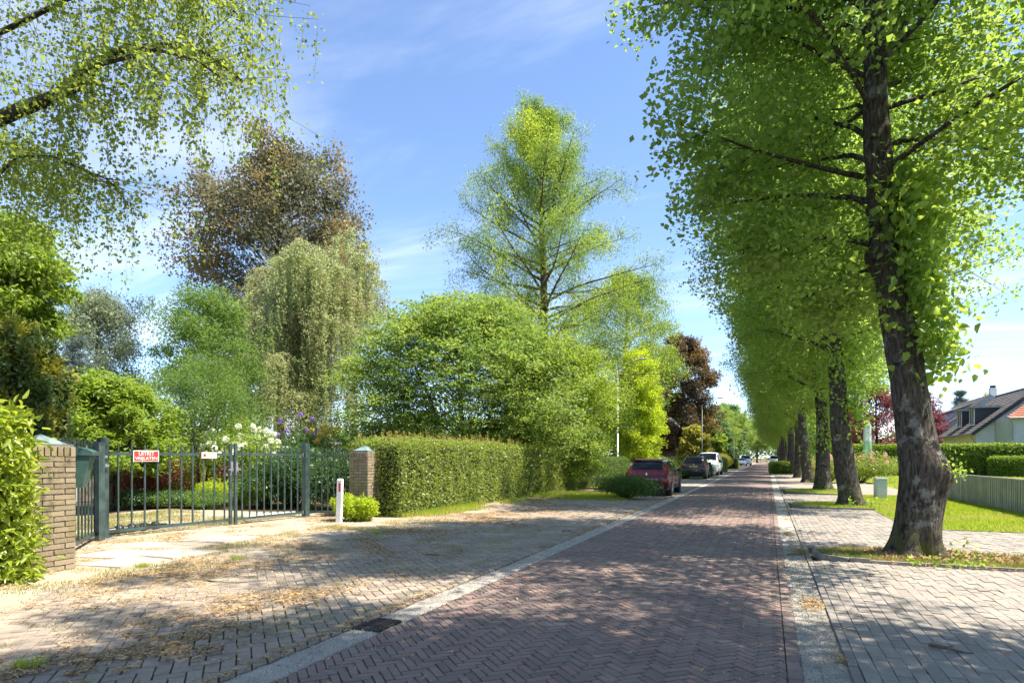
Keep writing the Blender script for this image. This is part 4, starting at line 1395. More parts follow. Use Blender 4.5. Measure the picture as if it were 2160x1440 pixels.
# ------------------------------------------------------------------ hedges and shrubs
def shell_points(nr, n, dims, jitter=.06, top=True, wave=.05, seed=0, skew=0):
    """points on the faces of a box (centre base at the origin), with an uneven surface"""
    w, l, h = dims
    areas = np.array([l * h, l * h, w * h, w * h, w * l * (1.3 if top else .01)])
    face = nr.choice(5, n, p=areas / areas.sum())
    u, v = nr.random(n), nr.random(n)
    x = np.where(face == 0, -w / 2, np.where(face == 1, w / 2, (u - .5) * w))
    y = np.where(face < 2, (u - .5) * l, np.where(face == 2, -l / 2, np.where(face == 3, l / 2, (v - .5) * l)))
    z = np.where(face < 4, v * h, h)
    nrm = np.zeros((n, 3))
    nrm[face == 0, 0] = -1; nrm[face == 1, 0] = 1; nrm[face == 2, 1] = -1; nrm[face == 3, 1] = 1; nrm[face == 4, 2] = 1
    p = np.stack([x, y, z], 1)
    d = (fbm(p * 1.7 + seed, seed, 3) - .5) * wave * 4 + nr.normal(size=n) * jitter
    return p + nrm * d[:, None], nrm

def hedge(name, label, base, rz, dims, mat, n, leaf=.05, seed=1, tip=None, ntip=0, core=.14, wave=.05, jitter=.06, group=None, aspect=.55, cat='hedge', hexa=False, holes=0):
    nr = np.random.default_rng(seed)
    o = empty(name, base, rz, label, cat, group)
    p, nm = shell_points(nr, n, dims, jitter, True, wave, seed)
    p[:, 2] = np.maximum(p[:, 2], .03)
    link('foliage', leaf_mesh('foliage', p, mat, leaf, aspect, .35, .1, .4, nr, nrm=nm * .55, dirs=nm * .5, hexa=hexa), o)
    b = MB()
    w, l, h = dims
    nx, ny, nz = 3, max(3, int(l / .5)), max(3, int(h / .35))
    # uneven dark solid core, added so the hedge is not see-through
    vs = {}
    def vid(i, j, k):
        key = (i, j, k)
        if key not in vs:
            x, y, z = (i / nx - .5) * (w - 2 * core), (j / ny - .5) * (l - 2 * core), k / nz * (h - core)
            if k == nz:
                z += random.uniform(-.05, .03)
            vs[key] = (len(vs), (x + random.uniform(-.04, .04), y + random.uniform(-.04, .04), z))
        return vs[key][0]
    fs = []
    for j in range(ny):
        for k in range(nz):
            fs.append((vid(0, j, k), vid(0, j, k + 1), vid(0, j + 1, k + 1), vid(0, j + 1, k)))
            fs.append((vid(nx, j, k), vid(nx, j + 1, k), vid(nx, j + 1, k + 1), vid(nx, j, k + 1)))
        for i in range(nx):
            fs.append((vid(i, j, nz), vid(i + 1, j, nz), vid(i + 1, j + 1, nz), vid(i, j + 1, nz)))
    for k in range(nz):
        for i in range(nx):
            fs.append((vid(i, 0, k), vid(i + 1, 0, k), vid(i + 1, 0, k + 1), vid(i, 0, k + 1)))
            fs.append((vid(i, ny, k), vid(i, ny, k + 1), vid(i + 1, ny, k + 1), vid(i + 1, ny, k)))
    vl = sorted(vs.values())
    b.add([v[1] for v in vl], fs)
    b.build('inner_core', M['inner'], o)
    if tip is not None:
        m = MB()
        P = []
        for q in range(ntip):
            x, y = (nr.random() - .5) * w, (nr.random() - .5) * l
            hh = nr.uniform(.08, .30) * (1.5 if nr.random() < .12 else 1)
            e = (x + nr.normal() * .04, y + nr.normal() * .04, h + hh)
            m.tube([(x, y, h - .1), e], [.004, .002], 3, False)
            k = int(7 + hh * 40)
            t = nr.random(k)[:, None]
            P.append(np.array([x, y, h]) * (1 - t) + np.array(e) * t + nr.normal(size=(k, 3)) * .012)
        m.build('twig_growth', M['twig'], o)['kind'] = 'stuff'
        link('shoot_leaves', leaf_mesh('shoot_leaves', np.concatenate(P), tip, leaf * .8, .5, .0, -1.0, .3, nr), o)
    return o

def shrub(name, label, base, dims, mat, n, leaf, seed, group=None, aspect=.5, cat='shrub', flowers=None, stems=True, sig=.5, up=.5, hexa=False, lumps=14, droop=.2, flowz=.55):
    """rounded bush of overlapping leafy lumps on short stems; flowers = (material, heads, head radius, petal size)"""
    nr = np.random.default_rng(seed)
    o = empty(name, base, 0, label, cat, group)
    w, d, h = dims
    cs = []
    for k in range(lumps):
        a = k * 2.4
        f = math.sqrt((k + .5) / lumps)
        cs.append((math.cos(a) * f * w * .36, math.sin(a) * f * d * .36, h * (.30 + .42 * nr.random() * (1.1 - .5 * f)), .20 + .13 * nr.random()))
    cs = np.array(cs)
    idx = nr.integers(0, lumps, n)
    v = norm(nr.normal(size=(n, 3)))
    rr = (nr.random(n) ** .35)[:, None]
    R = cs[idx, 3:4] * np.array([[w, d, h]])
    p = cs[idx, :3] + v * rr * R
    p[:, 2] = np.maximum(p[:, 2], .03)
    link('foliage', leaf_mesh('foliage', p, mat, leaf, aspect, up, droop, .4, nr, nrm=v * .4, dirs=v * .5, hexa=hexa), o)
    if stems:
        m = MB()
        for c in cs:
            m.tube([(c[0] * .15, c[1] * .15, 0), (c[0] * .6, c[1] * .6, c[2] * .6), tuple(c[:3])], [.02 * h ** .5, .014 * h ** .5, .006], 5, False)
        m.build('stems', M['barkdark'], o, True)
    if flowers:
        mt, heads, hr, ps = flowers
        for q in range(heads):
            c = cs[nr.integers(0, lumps)]
            vv = nr.normal(size=3)
            vv[2] = abs(vv[2]) * .8 + .1
            # flowers on the sides that face out and up
            vv /= np.linalg.norm(vv)
            cc = c[:3] + vv * c[3] * np.array([w, d, h]) * 1.02
            if cc[2] < h * flowz:
                cc[2] = h * (flowz + .3 * nr.random())
            u = norm(nr.normal(size=(46, 3)))
            link('blossom', leaf_mesh('blossom', cc + u * hr * (.75 + .25 * nr.random((46, 1))), mt, ps, .9, 0, 0, .2, nr, nrm=u * 3), o)
    return o

# the laurel hedge beside the camera-side pillar
hedge('laurel_hedge', 'glossy bright laurel hedge against the brick pillar with the mailbox', (-9.3, 2.95, 0), 0, (1.9, 3.5, 2.0), M['laurel'], 25000, .115, 201, M['limegold'], 46, .22, .07, .09, hexa=True, aspect=.36)
hedge('privet_hedge', 'long clipped privet hedge with yellow shoots running from the brick pillar', (-9.25, 22.35, 0), 0.0, (1.5, 18.3, 1.92), M['privet'], 125000, .062, 202, M['privettip'], 560, .16, .05, .05, aspect=.5)
hedge('yew_hedge', 'dark green conifer hedge between the privet and the parked cars', (-9.9, 37.8, 0), -.02, (1.3, 11.6, 1.45), M['box'], 52000, .085, 203, None, 0, .16, .04, .05, aspect=.3)
hedge('garden_hedge', 'leafy bright hedge showing over the dark conifer hedge', (-11.3, 37, 0), 0, (1.2, 9, 2.1), M['green2'], 22000, .10, 204, None, 0, .2, .12, .1)
shrub('box_bush', 'spreading dark box bush on the verge behind the red car', tuple(G(1322, 1052)), (2.25, 1.6, 1.0), M['box'], 15000, .06, 205, lumps=20)
hedge('box_hedge', 'low box hedge between the black car and white van', (-5.0, 50.6, 0), 0, (1.7, 1.0, 1.0), M['box'], 7000, .09, 206)
hedge('box_hedge', 'clipped box hedge beyond the white van, sunny at its end', (-5.35, 69, 0), 0, (2.2, 5.5, 1.35), M['beechhedge'], 14000, .12, 207)
hedge('box_hedge', 'small clipped hedge block just before the distant white cars', (-5.0, 92, 0), 0, (2.0, 4, 1.3), M['beechhedge'], 6000, .14, 208)
hedge('box_hedge', 'low clipped hedge across the sidewalk behind the lime trunks', (1.35, 63.5, 0), 0, (2.3, 2.6, 1.0), M['beechhedge'], 9000, .11, 209)
hedge('hornbeam_hedge', 'tall clipped hornbeam hedge screening the white house', (14.4, 60, 0), 0, (20.5, 1.4, 2.5), M['beechhedge'], 50000, .14, 210, None, 0, .2, .05, .06, aspect=.6)
hedge('hedge_cube', 'square clipped hedge block on the lawn behind the slat fence', (G(2128, 1006).x, G(2128, 1006).y, 0), -TH, (2.3, 1.2, 1.5), M['beechhedge'], 9000, .11, 211)
shrub('azalea_bush', 'pale pink flowering azalea bush behind the grey cabinet', (4.9, 41.5, 0), (4.6, 2.6, 2.1), M['privet'], 15000, .09, 212, flowers=(M['petalpink'], 42, .12, .07), lumps=22)
shrub('garden_shrub', 'yellow-green loose shrub between two avenue trunks past the driveway', (3.5, 43.0, 0), (2.6, 2.2, 1.9), M['yellowsh'], 8000, .09, 213, lumps=14)
shrub('azalea_bush', 'small red flowering azalea between hedge and hedge cube', tuple(G(2075, 1002)), (1.8, 1.2, .95), M['green3'], 3500, .08, 214, flowers=(M['petalred'], 26, .09, .07), lumps=10)
# columnar yew and the bushes behind the gate
def yew():
    nr = np.random.default_rng(221)
    o = empty('columnar_yew', (-12.9, 7.0, 0), 0, 'dark fastigiate yew with golden tips beside the gate post', 'tree')
    P, Dd = [], []
    m = MB()
    for k in range(26):
        a = k * 2.4
        f = math.sqrt((k + .5) / 26)
        x, y = math.cos(a) * f * .85, math.sin(a) * f * .85
        h = 3.9 - 1.0 * f ** 2 + nr.uniform(-.35, .25)
        m.tube([(x * .3, y * .3, 0), (x * .8, y * .8, h * .4), (x, y, h * .9)], [.03, .02, .006], 5, False)
        n = 2300
        t = nr.random(n) * .98 + .04
        rr = .27 * (1 - .6 * t) + .04
        v = norm(nr.normal(size=(n, 3)))
        c = np.stack([x * (.5 + .5 * t), y * (.5 + .5 * t), h * t], 1)
        P.append(c + v * rr[:, None] * (nr.random((n, 1)) ** .4) * np.array([1, 1, 1.3]))
    P = np.concatenate(P)
    P[:, 2] = np.maximum(P[:, 2], .05)
    m.build('trunk', M['barkdark'], o, True)
    link('crown', leaf_mesh('crown', P, M['yew'], .095, .5, .2, -1.0, .4, nr), o)
yew()
shrub('red_maple_shrub', 'low reddish-brown Japanese maple shrub behind the red gate sign', at(300, 19.5), (3.0, 2.2, 2.05), M['redmaple'], 16000, .06, 222, lumps=18)
shrub('rhododendron', 'large dark rhododendron mass right behind the gate leaf', at(618, 19.0), (3.2, 2.6, 2.15), M['green3'], 17000, .13, 223, aspect=.34, lumps=22, droop=.5)
shrub('rhododendron', 'dark glossy rhododendron beside the second brick pillar', at(718, 17.6), (1.9, 2.0, 1.95), M['green3'], 9000, .13, 224, aspect=.34, lumps=16, droop=.5)
shrub('rhododendron', 'taller rhododendron with purple blossom under the weeping birch', at(640, 27), (3.0, 2.4, 3.2), M['green3'], 11000, .13, 225, aspect=.34, lumps=20, flowers=(M['petalp'], 12, .11, .08), flowz=.74)
shrub('snowball_bush', 'snowball bush covered with white globe blossom behind the gate', at(508, 20.5), (2.5, 2.0, 2.95), M['green2'], 12000, .09, 226, lumps=18, flowers=(M['petalw'], 80, .10, .07), flowz=.5)
shrub('garden_shrub', 'yellow flowering shrub beside the purple rhododendron', at(690, 26), (1.8, 1.5, 2.7), M['green2'], 6000, .10, 227, lumps=12, flowers=(M['petaly'], 14, .12, .08), flowz=.8)
shrub('garden_shrub', 'fresh light green shrub in the bed behind the gate middle', at(560, 18.8), (1.6, 1.4, 1.15), M['green2'], 8000, .07, 228, lumps=12)
shrub('garden_shrub', 'bright rounded shrub low behind the gate posts meeting', at(468, 19.5), (1.9, 1.5, 1.0), M['limegold'], 8000, .06, 229, lumps=12)
shrub('garden_shrub', 'orange-yellow azalea low behind the red maple shrub', at(405, 23), (2.2, 1.6, 2.0), M['yellowsh'], 7000, .08, 230, lumps=12, flowers=(M['petaly'], 12, .1, .07))
shrub('garden_shrub', 'crimson-leaved shrub between the snowball bush and gate', at(492, 19.8), (1.1, 1.0, 1.7), M['purple'], 5000, .06, 231, lumps=10)
shrub('garden_shrub', 'light green shrub beside the red maple shrub', at(345, 20.5), (2.0, 1.6, 1.75), M['green2'], 9000, .06, 232, lumps=12)
for k, (px, zc) in enumerate(((262, 18.2), (318, 18.6), (378, 18.8), (430, 18.4))):
    shrub('ground_cover', 'low ' + ('dark leafy ground cover beside the gravel below the red sign', 'pale green ground cover under the reddish maple shrub', 'dark glossy ground cover patch past the maple shrub', 'pale green ground cover before the snowball bush')[k], at(px, zc), (1.7, 1.3, .62), M['green1'] if k % 2 else M['green3'], 7000, .065, 240 + k, 'ground cover along the drive', lumps=14, stems=False)
shrub('garden_shrub', 'small bright green shrub behind the white reflector post', tuple(G(748, 1098)), (1.05, .8, .78), M['limegold'], 6500, .085, 250, aspect=.3, lumps=14, hexa=True)
shrub('silver_willow', 'silvery grey shrub at the far end of the privet hedge', at(1215, 31.5), (2.6, 2.2, 3.4), M['greydish'], 11000, .10, 251, lumps=20, aspect=.35)
shrub('garden_shrub', 'tall bushy shrub behind the middle of the privet hedge', at(1090, 28), (3.2, 2.4, 3.0), M['green2'], 12000, .10, 252, lumps=20)
for k, (px, zc, w, h) in enumerate(((840, 25, 3.0, 2.4), (930, 27, 3.0, 2.3), (1010, 29, 3.0, 2.4))):
    shrub('garden_shrub', 'shaded green understorey shrub behind the privet hedge', at(px, zc), (w, 2.0, h), M['green1'], 9000, .10, 255 + k, 'understorey shrubs behind the privet', lumps=16)
shrub('garden_shrub', 'clipped round shrub beside the distant hedge', at(1536, 95), (2.4, 2.2, 1.7), M['green2'], 4000, .14, 261, lumps=12)
shrub('garden_shrub', 'golden flowering shrub beyond the white van', at(1524, 80), (2.6, 2.2, 2.3), M['yellowsh'], 5000, .13, 262, lumps=12)
shrub('garden_shrub', 'pale clipped shrub in front of the dark brick house', at(1405, 50), (2.0, 1.8, 2.0), M['green2'], 6000, .10, 263, lumps=14)
shrub('garden_shrub', 'low dark shrub beside the red car windows', at(1420, 44), (2.6, 1.6, 1.2), M['box'], 6000, .09, 264, lumps=14)
# distant backdrop wood behind the gardens
def wood(label, px0, px1, zc, h0, h1, seed, mat, cnt=55):
    nr = np.random.default_rng(seed)
    P = []
    for k in range(cnt):
        px = nr.uniform(px0, px1)
        z = zc * nr.uniform(.9, 1.15)
        c = D(px, HOR, z)
        H = nr.uniform(h0, h1)
        n = 330
        v = norm(nr.normal(size=(n, 3)))
        P.append(np.array([c.x, c.y, H * .55]) + v * np.array([H * .42, H * .42, H * .5]) * (nr.random((n, 1)) ** .4) * (.75 + .5 * nr.random((n, 1))))
    P = np.concatenate(P)
    P = P[P[:, 2] > .2]
    o = link('distant_wood', leaf_mesh('distant_wood', P, mat, .85, .9, .5, .2, .4, nr))
    tag(o, label, 'trees', kind='stuff')
wood('low mass of trees far behind the gardens', -60, 1420, 110, 5, 8, 301, M['far'])
wood('hazy wood closing off the end of the street', 1480, 1700, 250, 14, 20, 302, M['far'])
wood('low trees far behind the houses', 1690, 2250, 170, 6, 9, 303, M['far'])
# ------------------------------------------------------------------ grass
def grass(name, label, fn, n, mat, h, w, seed, lean=.6):
    nr = np.random.default_rng(seed)
    p = fn(nr, n)
    o = link(name, blade_mesh(name, p, mat, h, w, lean, nr))
    tag(o, label, 'grass', kind='stuff')
def rect(x0, x1, y0, y1, z):
    def f(nr, n):
        return np.stack([nr.uniform(x0, x1, n), nr.uniform(y0, y1, n), np.full(n, z)], 1)
    return f
grass('lawn_grass', 'bright mown grass of the lawn before the slat fence', rect(2.78, 6.3, 15.12, 27.5, ZS + .012), 65000, M['grass'], .05, .008, 1)
def stripf(y0, y1, x0, x1, z):
    def f(nr, n):
        x = nr.uniform(x0, x1, n)
        r = (y1 - y0) / 2
        lim = r * np.sqrt(np.clip(1 - (np.clip(x0 + r - x, 0, r) / r) ** 2, 0, 1)) - .03
        y = (y0 + y1) / 2 + nr.uniform(-1, 1, n) * lim
        return np.stack([x, y, np.full(n, z)], 1)
    return f
grass('verge_grass', 'dry yellowish grass on the verge strip at the thick lime', stripf(9.95, 11.35, .72, 5.6, ZS + .012), 22000, M['drygrass'], .06, .005, 2)
grass('verge_grass', 'green grass on the strip around the second lime', stripf(20.0, 22.4, .72, 2.9, ZS + .012), 18000, M['grass'], .07, .008, 3)
grass('verge_grass', 'green grass on the strip around the third lime', stripf(27.6, 31.6, .72, 3.0, ZS + .012), 12000, M['grass'], .08, .011, 4)
grass('verge_grass', 'grass beyond the driveway towards the hornbeam hedge', rect(5.7, 20, 28, 58, ZS - .006), 26000, M['grass'], .09, .02, 5)
def dens(x0, x1, y0, y1, thr, sc, seed, z=0.0, wfun=None):
    def f(nr, n):
        m = n * 6
        p = np.stack([nr.uniform(x0, x1, m), nr.uniform(y0, y1, m), np.full(m, z)], 1)
        d = fbm(p * sc, seed, 3)
        k = np.clip((d - thr) * 5, 0, 1)
        if wfun:
            k = k * wfun(p[:, 0], p[:, 1])
        p = p[nr.random(m) < k]
        return p[:n]
    return f
grass('weed_grass', 'patchy dry grass growing through the paving by the hedges', dens(-8.9, -6.3, 2.2, 34, .46, 1.3, 8, 0, lambda x, y: np.clip((-6.3 - x) / 1.8, 0, 1) ** 1.5), 34000, M['drygrass'], .035, .004, 6)
grass('weed_grass', 'greener grass at the foot of the privet hedge', dens(-8.75, -7.6, 13.2, 34, .42, 1.0, 9, 0, lambda x, y: np.clip((-7.6 - x) / .8, 0, 1)), 16000, M['grass'], .11, .007, 7)
grass('weed_grass', 'grass around the dark box bush on the verge', dens(-7.8, -4.6, 21.0, 25.5, .40, 1.0, 12, 0), 16000, M['grass'], .09, .006, 8)
grass('weed_grass', 'thin moss and grass in the joints of the parking bricks', dens(-6.8, -3.45, 1.8, 12, .52, 2.6, 14, .001), 9000, M['drygrass'], .018, .003, 9)
grass('weed_grass', 'grass in the gravel drive behind the gate', dens(-16, -11.2, 5.3, 13, .46, .9, 15, -.008), 22000, M['drygrass'], .05, .005, 10)
for k, pp in enumerate(((795, 1125), (62, 1405), (500, 1180), (560, 1085), (300, 1195))):
    p = G(*pp)
    nr = np.random.default_rng(400 + k)
    q = nr.normal(size=(140, 3)) * np.array([.05, .05, 0]) + np.array([p.x, p.y, 0])
    o = link('grass_tuft', blade_mesh('grass_tuft', q, M['grass'], .06, .004, 1.0, nr))
    tag(o, ('spiky green tuft in the paving before the privet', 'green tuft among litter in the shaded paving corner', 'small tuft in the sandy paving before the gate', 'grass tuft under the meeting gate leaves', 'grass tuft beside the paving slabs')[k], 'grass', 'grass tufts in the paving', 'stuff')

def mound():
    nr = np.random.default_rng(77)
    n, m = 40, 12
    vs = [(t1p.x, t1p.y, ZS + .12)]
    for i in range(1, m + 1):
        for k in range(n):
            a = 2 * PI * k / n
            rx_, ry_ = 1.25 + .5 * math.cos(a), .62
            f = i / m
            h = .12 * (1 - f) ** 1.2 + nr.normal() * .006 - .012 * f
            vs.append((t1p.x + math.cos(a) * rx_ * f, t1p.y + math.sin(a) * ry_ * f, ZS + .014 + h))
    fs = [(0, 1 + k, 1 + (k + 1) % n) for k in range(n)]
    for i in range(m - 1):
        for k in range(n):
            fs.append((1 + i * n + k, 1 + (i + 1) * n + k, 1 + (i + 1) * n + (k + 1) % n, 1 + i * n + (k + 1) % n))
    b = MB(); b.add(vs, fs)
    o = b.build('soil_mound', M['soil'], None, True)
    tag(o, 'bare soil heaped around the foot of the leaning lime', 'soil', kind='stuff')
    c = 5200
    a = nr.random(c) * 2 * PI
    f = nr.random(c) ** .6
    P = np.stack([t1p.x + np.cos(a) * (1.35 + .7 * np.cos(a)) * f, t1p.y + np.sin(a) * .66 * f, ZS + .03 + .12 * np.clip(1 - f, 0, 1) ** 1.2], 1)
    o = link('leaf_litter', leaf_mesh('leaf_litter', P, M['litter'], .045, .5, .8, .0, .5, nr))
    tag(o, 'brown fallen leaves around the foot of the leaning lime', 'litter', kind='stuff')
mound()

# ------------------------------------------------------------------ brick pillars
PW = .56
def pillar(x, y, label, courses=21, rz=0.0):
    o = empty('brick_pillar', (x, y, 0), rz, label, 'pillar', 'gate pillars')
    ch, bl, bh, gp = .0725, PW / 2, .060, .012
    H = courses * ch
    b = MB(); b.box((0, 0, H / 2 + .08), (PW - .03, PW - .03, H + .16)); b.build('mortar_core', M['mortar'], o)
    ms = []
    for k in range(6):
        m = MB()
        hl, hw = (bl - gp) / 2, .05
        j = lambda: random.uniform(-.004, .004)
        vs = [(-hl + j(), -hw, -bh / 2 + j()), (hl + j(), -hw, -bh / 2 + j()), (hl + j(), hw, -bh / 2), (-hl, hw, -bh / 2), (-hl + j(), -hw, bh / 2 + j()), (hl + j(), -hw, bh / 2 + j()), (hl, hw, bh / 2), (-hl, hw, bh / 2)]
        m.add(vs, [(4, 5, 6, 7), (0, 1, 5, 4), (1, 2, 6, 5), (3, 0, 4, 7), (3, 2, 1, 0), (2, 3, 7, 6)])
        ms.append(m.mesh('brick', M['pillarbrick']))
    hs = MB()
    hs.add([(-(bl / 2 - gp) / 2, -.05, -bh / 2), ((bl / 2 - gp) / 2, -.05, -bh / 2), ((bl / 2 - gp) / 2, .05, -bh / 2), (-(bl / 2 - gp) / 2, .05, -bh / 2),
            (-(bl / 2 - gp) / 2, -.05, bh / 2), ((bl / 2 - gp) / 2, -.05, bh / 2), ((bl / 2 - gp) / 2, .05, bh / 2), (-(bl / 2 - gp) / 2, .05, bh / 2)], [(4, 5, 6, 7), (0, 1, 5, 4), (1, 2, 6, 5), (3, 0, 4, 7), (3, 2, 1, 0), (2, 3, 7, 6)])
    half = hs.mesh('brick', M['pillarbrick'])
    for c in range(courses):
        z = c * ch + ch / 2
        for side in (0, 1, 3):                      # front, road side and back; the fourth is inside the hedge line
            a = side * PI / 2
            row = [(-bl / 2, bl), (bl / 2, bl)] if (c + side) % 2 == 0 else [(-PW / 2 + bl / 4, bl / 2), (0, bl), (PW / 2 - bl / 4, bl / 2)]
            for (u, ln) in row:
                lx, ly = u, -PW / 2 + .05 - random.uniform(0, .007)
                q = link('brick', half if ln < bl * .8 else random.choice(ms), o)
                q.location = (lx * math.cos(a) - ly * math.sin(a), lx * math.sin(a) + ly * math.cos(a), z + random.uniform(-.002, .002))
                q.rotation_euler = (random.uniform(-.015, .015), random.uniform(-.012, .012), a + random.uniform(-.012, .012))
    # soldier course
    zs = H + .06
    m = MB(); m.box((0, 0, 0), (.062, .11, .125)); sm = m.mesh('soldier_brick', M['pillarbrick'])
    for side in (0, 1, 3):
        a = side * PI / 2
        for k in range(7):
            lx, ly = -PW / 2 + .04 + k * .08, -PW / 2 + .045
            q = link('soldier_brick', sm, o)
            q.location = (lx * math.cos(a) - ly * math.sin(a), lx * math.sin(a) + ly * math.cos(a), zs + random.uniform(-.004, .004))
            q.rotation_euler = (random.uniform(-.02, .02), random.uniform(-.02, .02), a)
    m = MB()
    t, s_ = H + .125, PW / 2 - .01
    m.add([(-s_, -s_, t), (s_, -s_, t), (s_, s_, t), (-s_, s_, t), (0, 0, t + .17), (-s_, -s_, t - .02), (s_, -s_, t - .02), (s_, s_, t - .02), (-s_, s_, t - .02)],
          [(0, 1, 4), (1, 2, 4), (2, 3, 4), (3, 0, 4), (5, 6, 1, 0), (6, 7, 2, 1), (7, 8, 3, 2), (8, 5, 0, 3)])
    m.build('cap', M['zinc'], o)
    return o
P1 = G(160, 1198)
p1 = pillar(P1.x - .28, P1.y - .28, 'mossy brick gate pillar half hidden by the laurel hedge', 21)
P2 = G(776, 1092)
p2 = pillar(P2.x - .30, P2.y + .30, 'shaded brick gate pillar at the start of the privet hedge', 21)

# ------------------------------------------------------------------ gate
A = G(217, 1137); B = G(645, 1090)
A.z = B.z = 0
HP = 1.86
def gpost(p, name, parent, w=.12, h=HP, rz=0):
    m = MB(); m.box((0, 0, h / 2), (w, w, h)); m.box((0, 0, h + .004), (w * .9, w * .9, .012))
    o = m.build(name, M['gatepaint'], parent); o.location = p; o.rotation_euler = (0, 0, rz)
    m = MB(); m.box((0, 0, .012), (.34, .30, .024)); q = m.build('foot_plate', M['steel'], o)
    return o
gd = (B - A); gl_ = gd.length; gd.normalize()
grz = math.atan2(gd.y, gd.x)
mid = A + (B - A) * .565
def leaf_gate(a, b, label, nb, hinge_first, arm):
    """a gate leaf of thin bars between two rails, in its own frame along x"""
    o = empty('gate_leaf', a, grz, label, 'gate', 'leaves of the driveway gate')
    L = (b - a).length
    m = MB(); m.box((L / 2, 0, 1.575), (L, .045, .055)); m.build('top_rail', M['gatepaint'], o)
    m = MB(); m.box((L / 2, 0, .13), (L, .045, .055)); m.build('bottom_rail', M['gatepaint'], o)
    xe = L - .03 if hinge_first else .03
    m = MB(); m.box((xe, 0, .92), (.06, .058, 1.78)); m.build('stile', M['gatepaint'], o)
    m = MB(); m.box((0, 0, .935), (.026, .026, 1.63)); bm_ = m.mesh('bar', M['gatepaint'])
    for k in range(nb):
        x = (.16 + (L - .34) * k / (nb - 1)) if hinge_first else (.2 + (L - .36) * k / (nb - 1))
        q = link('bar', bm_, o); q.location = (x, random.uniform(-.002, .002), 0)
    for z in (.13, 1.575):
        xh = -.03 if hinge_first else L + .03
        m = MB(); m.box((xh, 0, z), (.07, .03, .035)); m.tube([(xh, 0, z - .05), (xh, 0, z + .05)], .016, 8); m.build('hinge', M['steel'], o)
    m = MB()
    sgn = -1 if hinge_first else 1
    m.box((xe + sgn * .0, -.04, 1.30), (.05, .03, .22)); m.box((xe + sgn * .03, -.06, 1.24), (.12, .02, .03)); m.tube([(xe - .03, -.06, 1.42), (xe - .03, -.06, 1.12)], .012, 8)
    m.build('lock', M['steel'], o)
    return o
pa = gpost(A, 'gate_post', None, .14, HP, grz); tag(pa, 'green steel gate post with bolt and padlock beside the mailbox', 'gate post', 'green gate posts')
pb = gpost(B, 'gate_post', None, .14, HP, grz); tag(pb, 'green steel gate post nearer the reflector post', 'gate post', 'green gate posts')
l1 = leaf_gate(A + gd * .11, mid - gd * .035, 'green barred gate leaf carrying the red exit sign', 10, True, False)
l2 = leaf_gate(mid + gd * .035, B - gd * .11, 'green barred gate leaf without a sign', 9, False, True)
m = MB(); m.box((-.03, .09, .68), (.05, .06, .2)); m.build('stop_buffer', M['black'], pa)
m = MB(); m.box((-.06, -.1, 1.52), (.16, .03, .05)); m.tube([(-.12, -.12, 1.28), (-.12, -.12, 1.58)], .014, 8); m.box((-.06, -.12, 1.36), (.2, .02, .05)); m.build('bolt', M['steel'], pa)
m = MB(); m.box((-.10, -.14, 1.24), (.06, .03, .07)); m.tube([(-.125, -.14, 1.275), (-.125, -.14, 1.32), (-.10, -.14, 1.335), (-.075, -.14, 1.32), (-.075, -.14, 1.275)], .007, 6); m.build('padlock', M['steel'], pa)
# operator arms
def opener(p, a, L, label, mat, seg=False):
    o = empty('gate_opener', p, a, label, 'gate opener')
    m = MB(); m.tube([(0, 0, .02), (.03, 0, .035), (L * .5, 0, .06), (L, 0, .045)], [.05, .075, .065, .045], 8); m.build('housing', mat, o, True)
    m = MB(); m.tube([(L, 0, .045), (L + .35, 0, .06)], .02, 8); m.build('piston', M['steel'], o)
    if seg:
        for k in range(4):
            m = MB(); m.tube([(L * (.2 + .2 * k) - .05, 0, .06), (L * (.2 + .2 * k) + .05, 0, .06)], .085, 8); m.build('band', M['blackplastic'], o, True)
opener((A.x - .35, A.y + .3, .05), grz + .08, 1.25, 'dark ribbed gate opener lying behind the signed gate leaf', M['blackplastic'], True)
opener((B.x - .25, B.y - 1.75, .08), grz - .03, 1.45, 'white gate opener arm behind the plain gate leaf', M['offwhite'])

def fence_panel(a, b, nb, label, htop=1.575, hbar=1.78):
    a, b = Vector(a), Vector(b)
    d = b - a
    o = empty('barred_fence', a, math.atan2(d.y, d.x), label, 'fence', 'barred fence panels beside the gate')
    L = d.length
    m = MB(); m.box((L / 2, 0, htop), (L, .04, .05)); m.build('top_rail', M['gatepaint'], o)
    m = MB(); m.box((L / 2, 0, .13), (L, .05, .06)); m.build('bottom_rail', M['gatepaint'], o)
    m = MB(); m.box((0, 0, .06 + hbar / 2), (.026, .026, hbar - .08)); me = m.mesh('bar', M['gatepaint'])
    for k in range(nb):
        q = link('bar', me, o); q.location = (.14 + (L - .28) * k / (nb - 1), 0, 0)
    return o
fa = Vector((P1.x - .5, P1.y - .02, 0))
f1 = fence_panel(fa, A - Vector((.05, .09, 0)), 12, 'barred fence panel between the mossy pillar and gate post')
m = MB(); q = A + (fa - A).normalized() * .22; m.box((q.x, q.y, .9), (.11, .11, 1.76)); pq = m.build('fence_post', M['gatepaint']); tag(pq, 'dark green square post just behind the bolted gate post', 'fence post')
f2 = fence_panel(B + Vector((.06, .1, 0)), Vector((P2.x - .55, P2.y + .06, 0)), 6, 'barred fence panel between gate post and shaded pillar', 1.545, 1.74)

pending = []
def text(body, size, parent, loc, rot, mat, name='lettering', ext=.001):
    c = bpy.data.curves.new(name, 'FONT')
    c.body = body
    c.size = .1
    c.align_x = 'CENTER'
    c.align_y = 'CENTER'
    c.extrude = ext
    c.resolution_u = 3
    c.materials.append(mat)
    o = bpy.data.objects.new(name, c)
    COL.objects.link(o)
    o.parent = parent
    o.location = loc
    o.rotation_euler = rot
    pending.append((o, size))
    return o
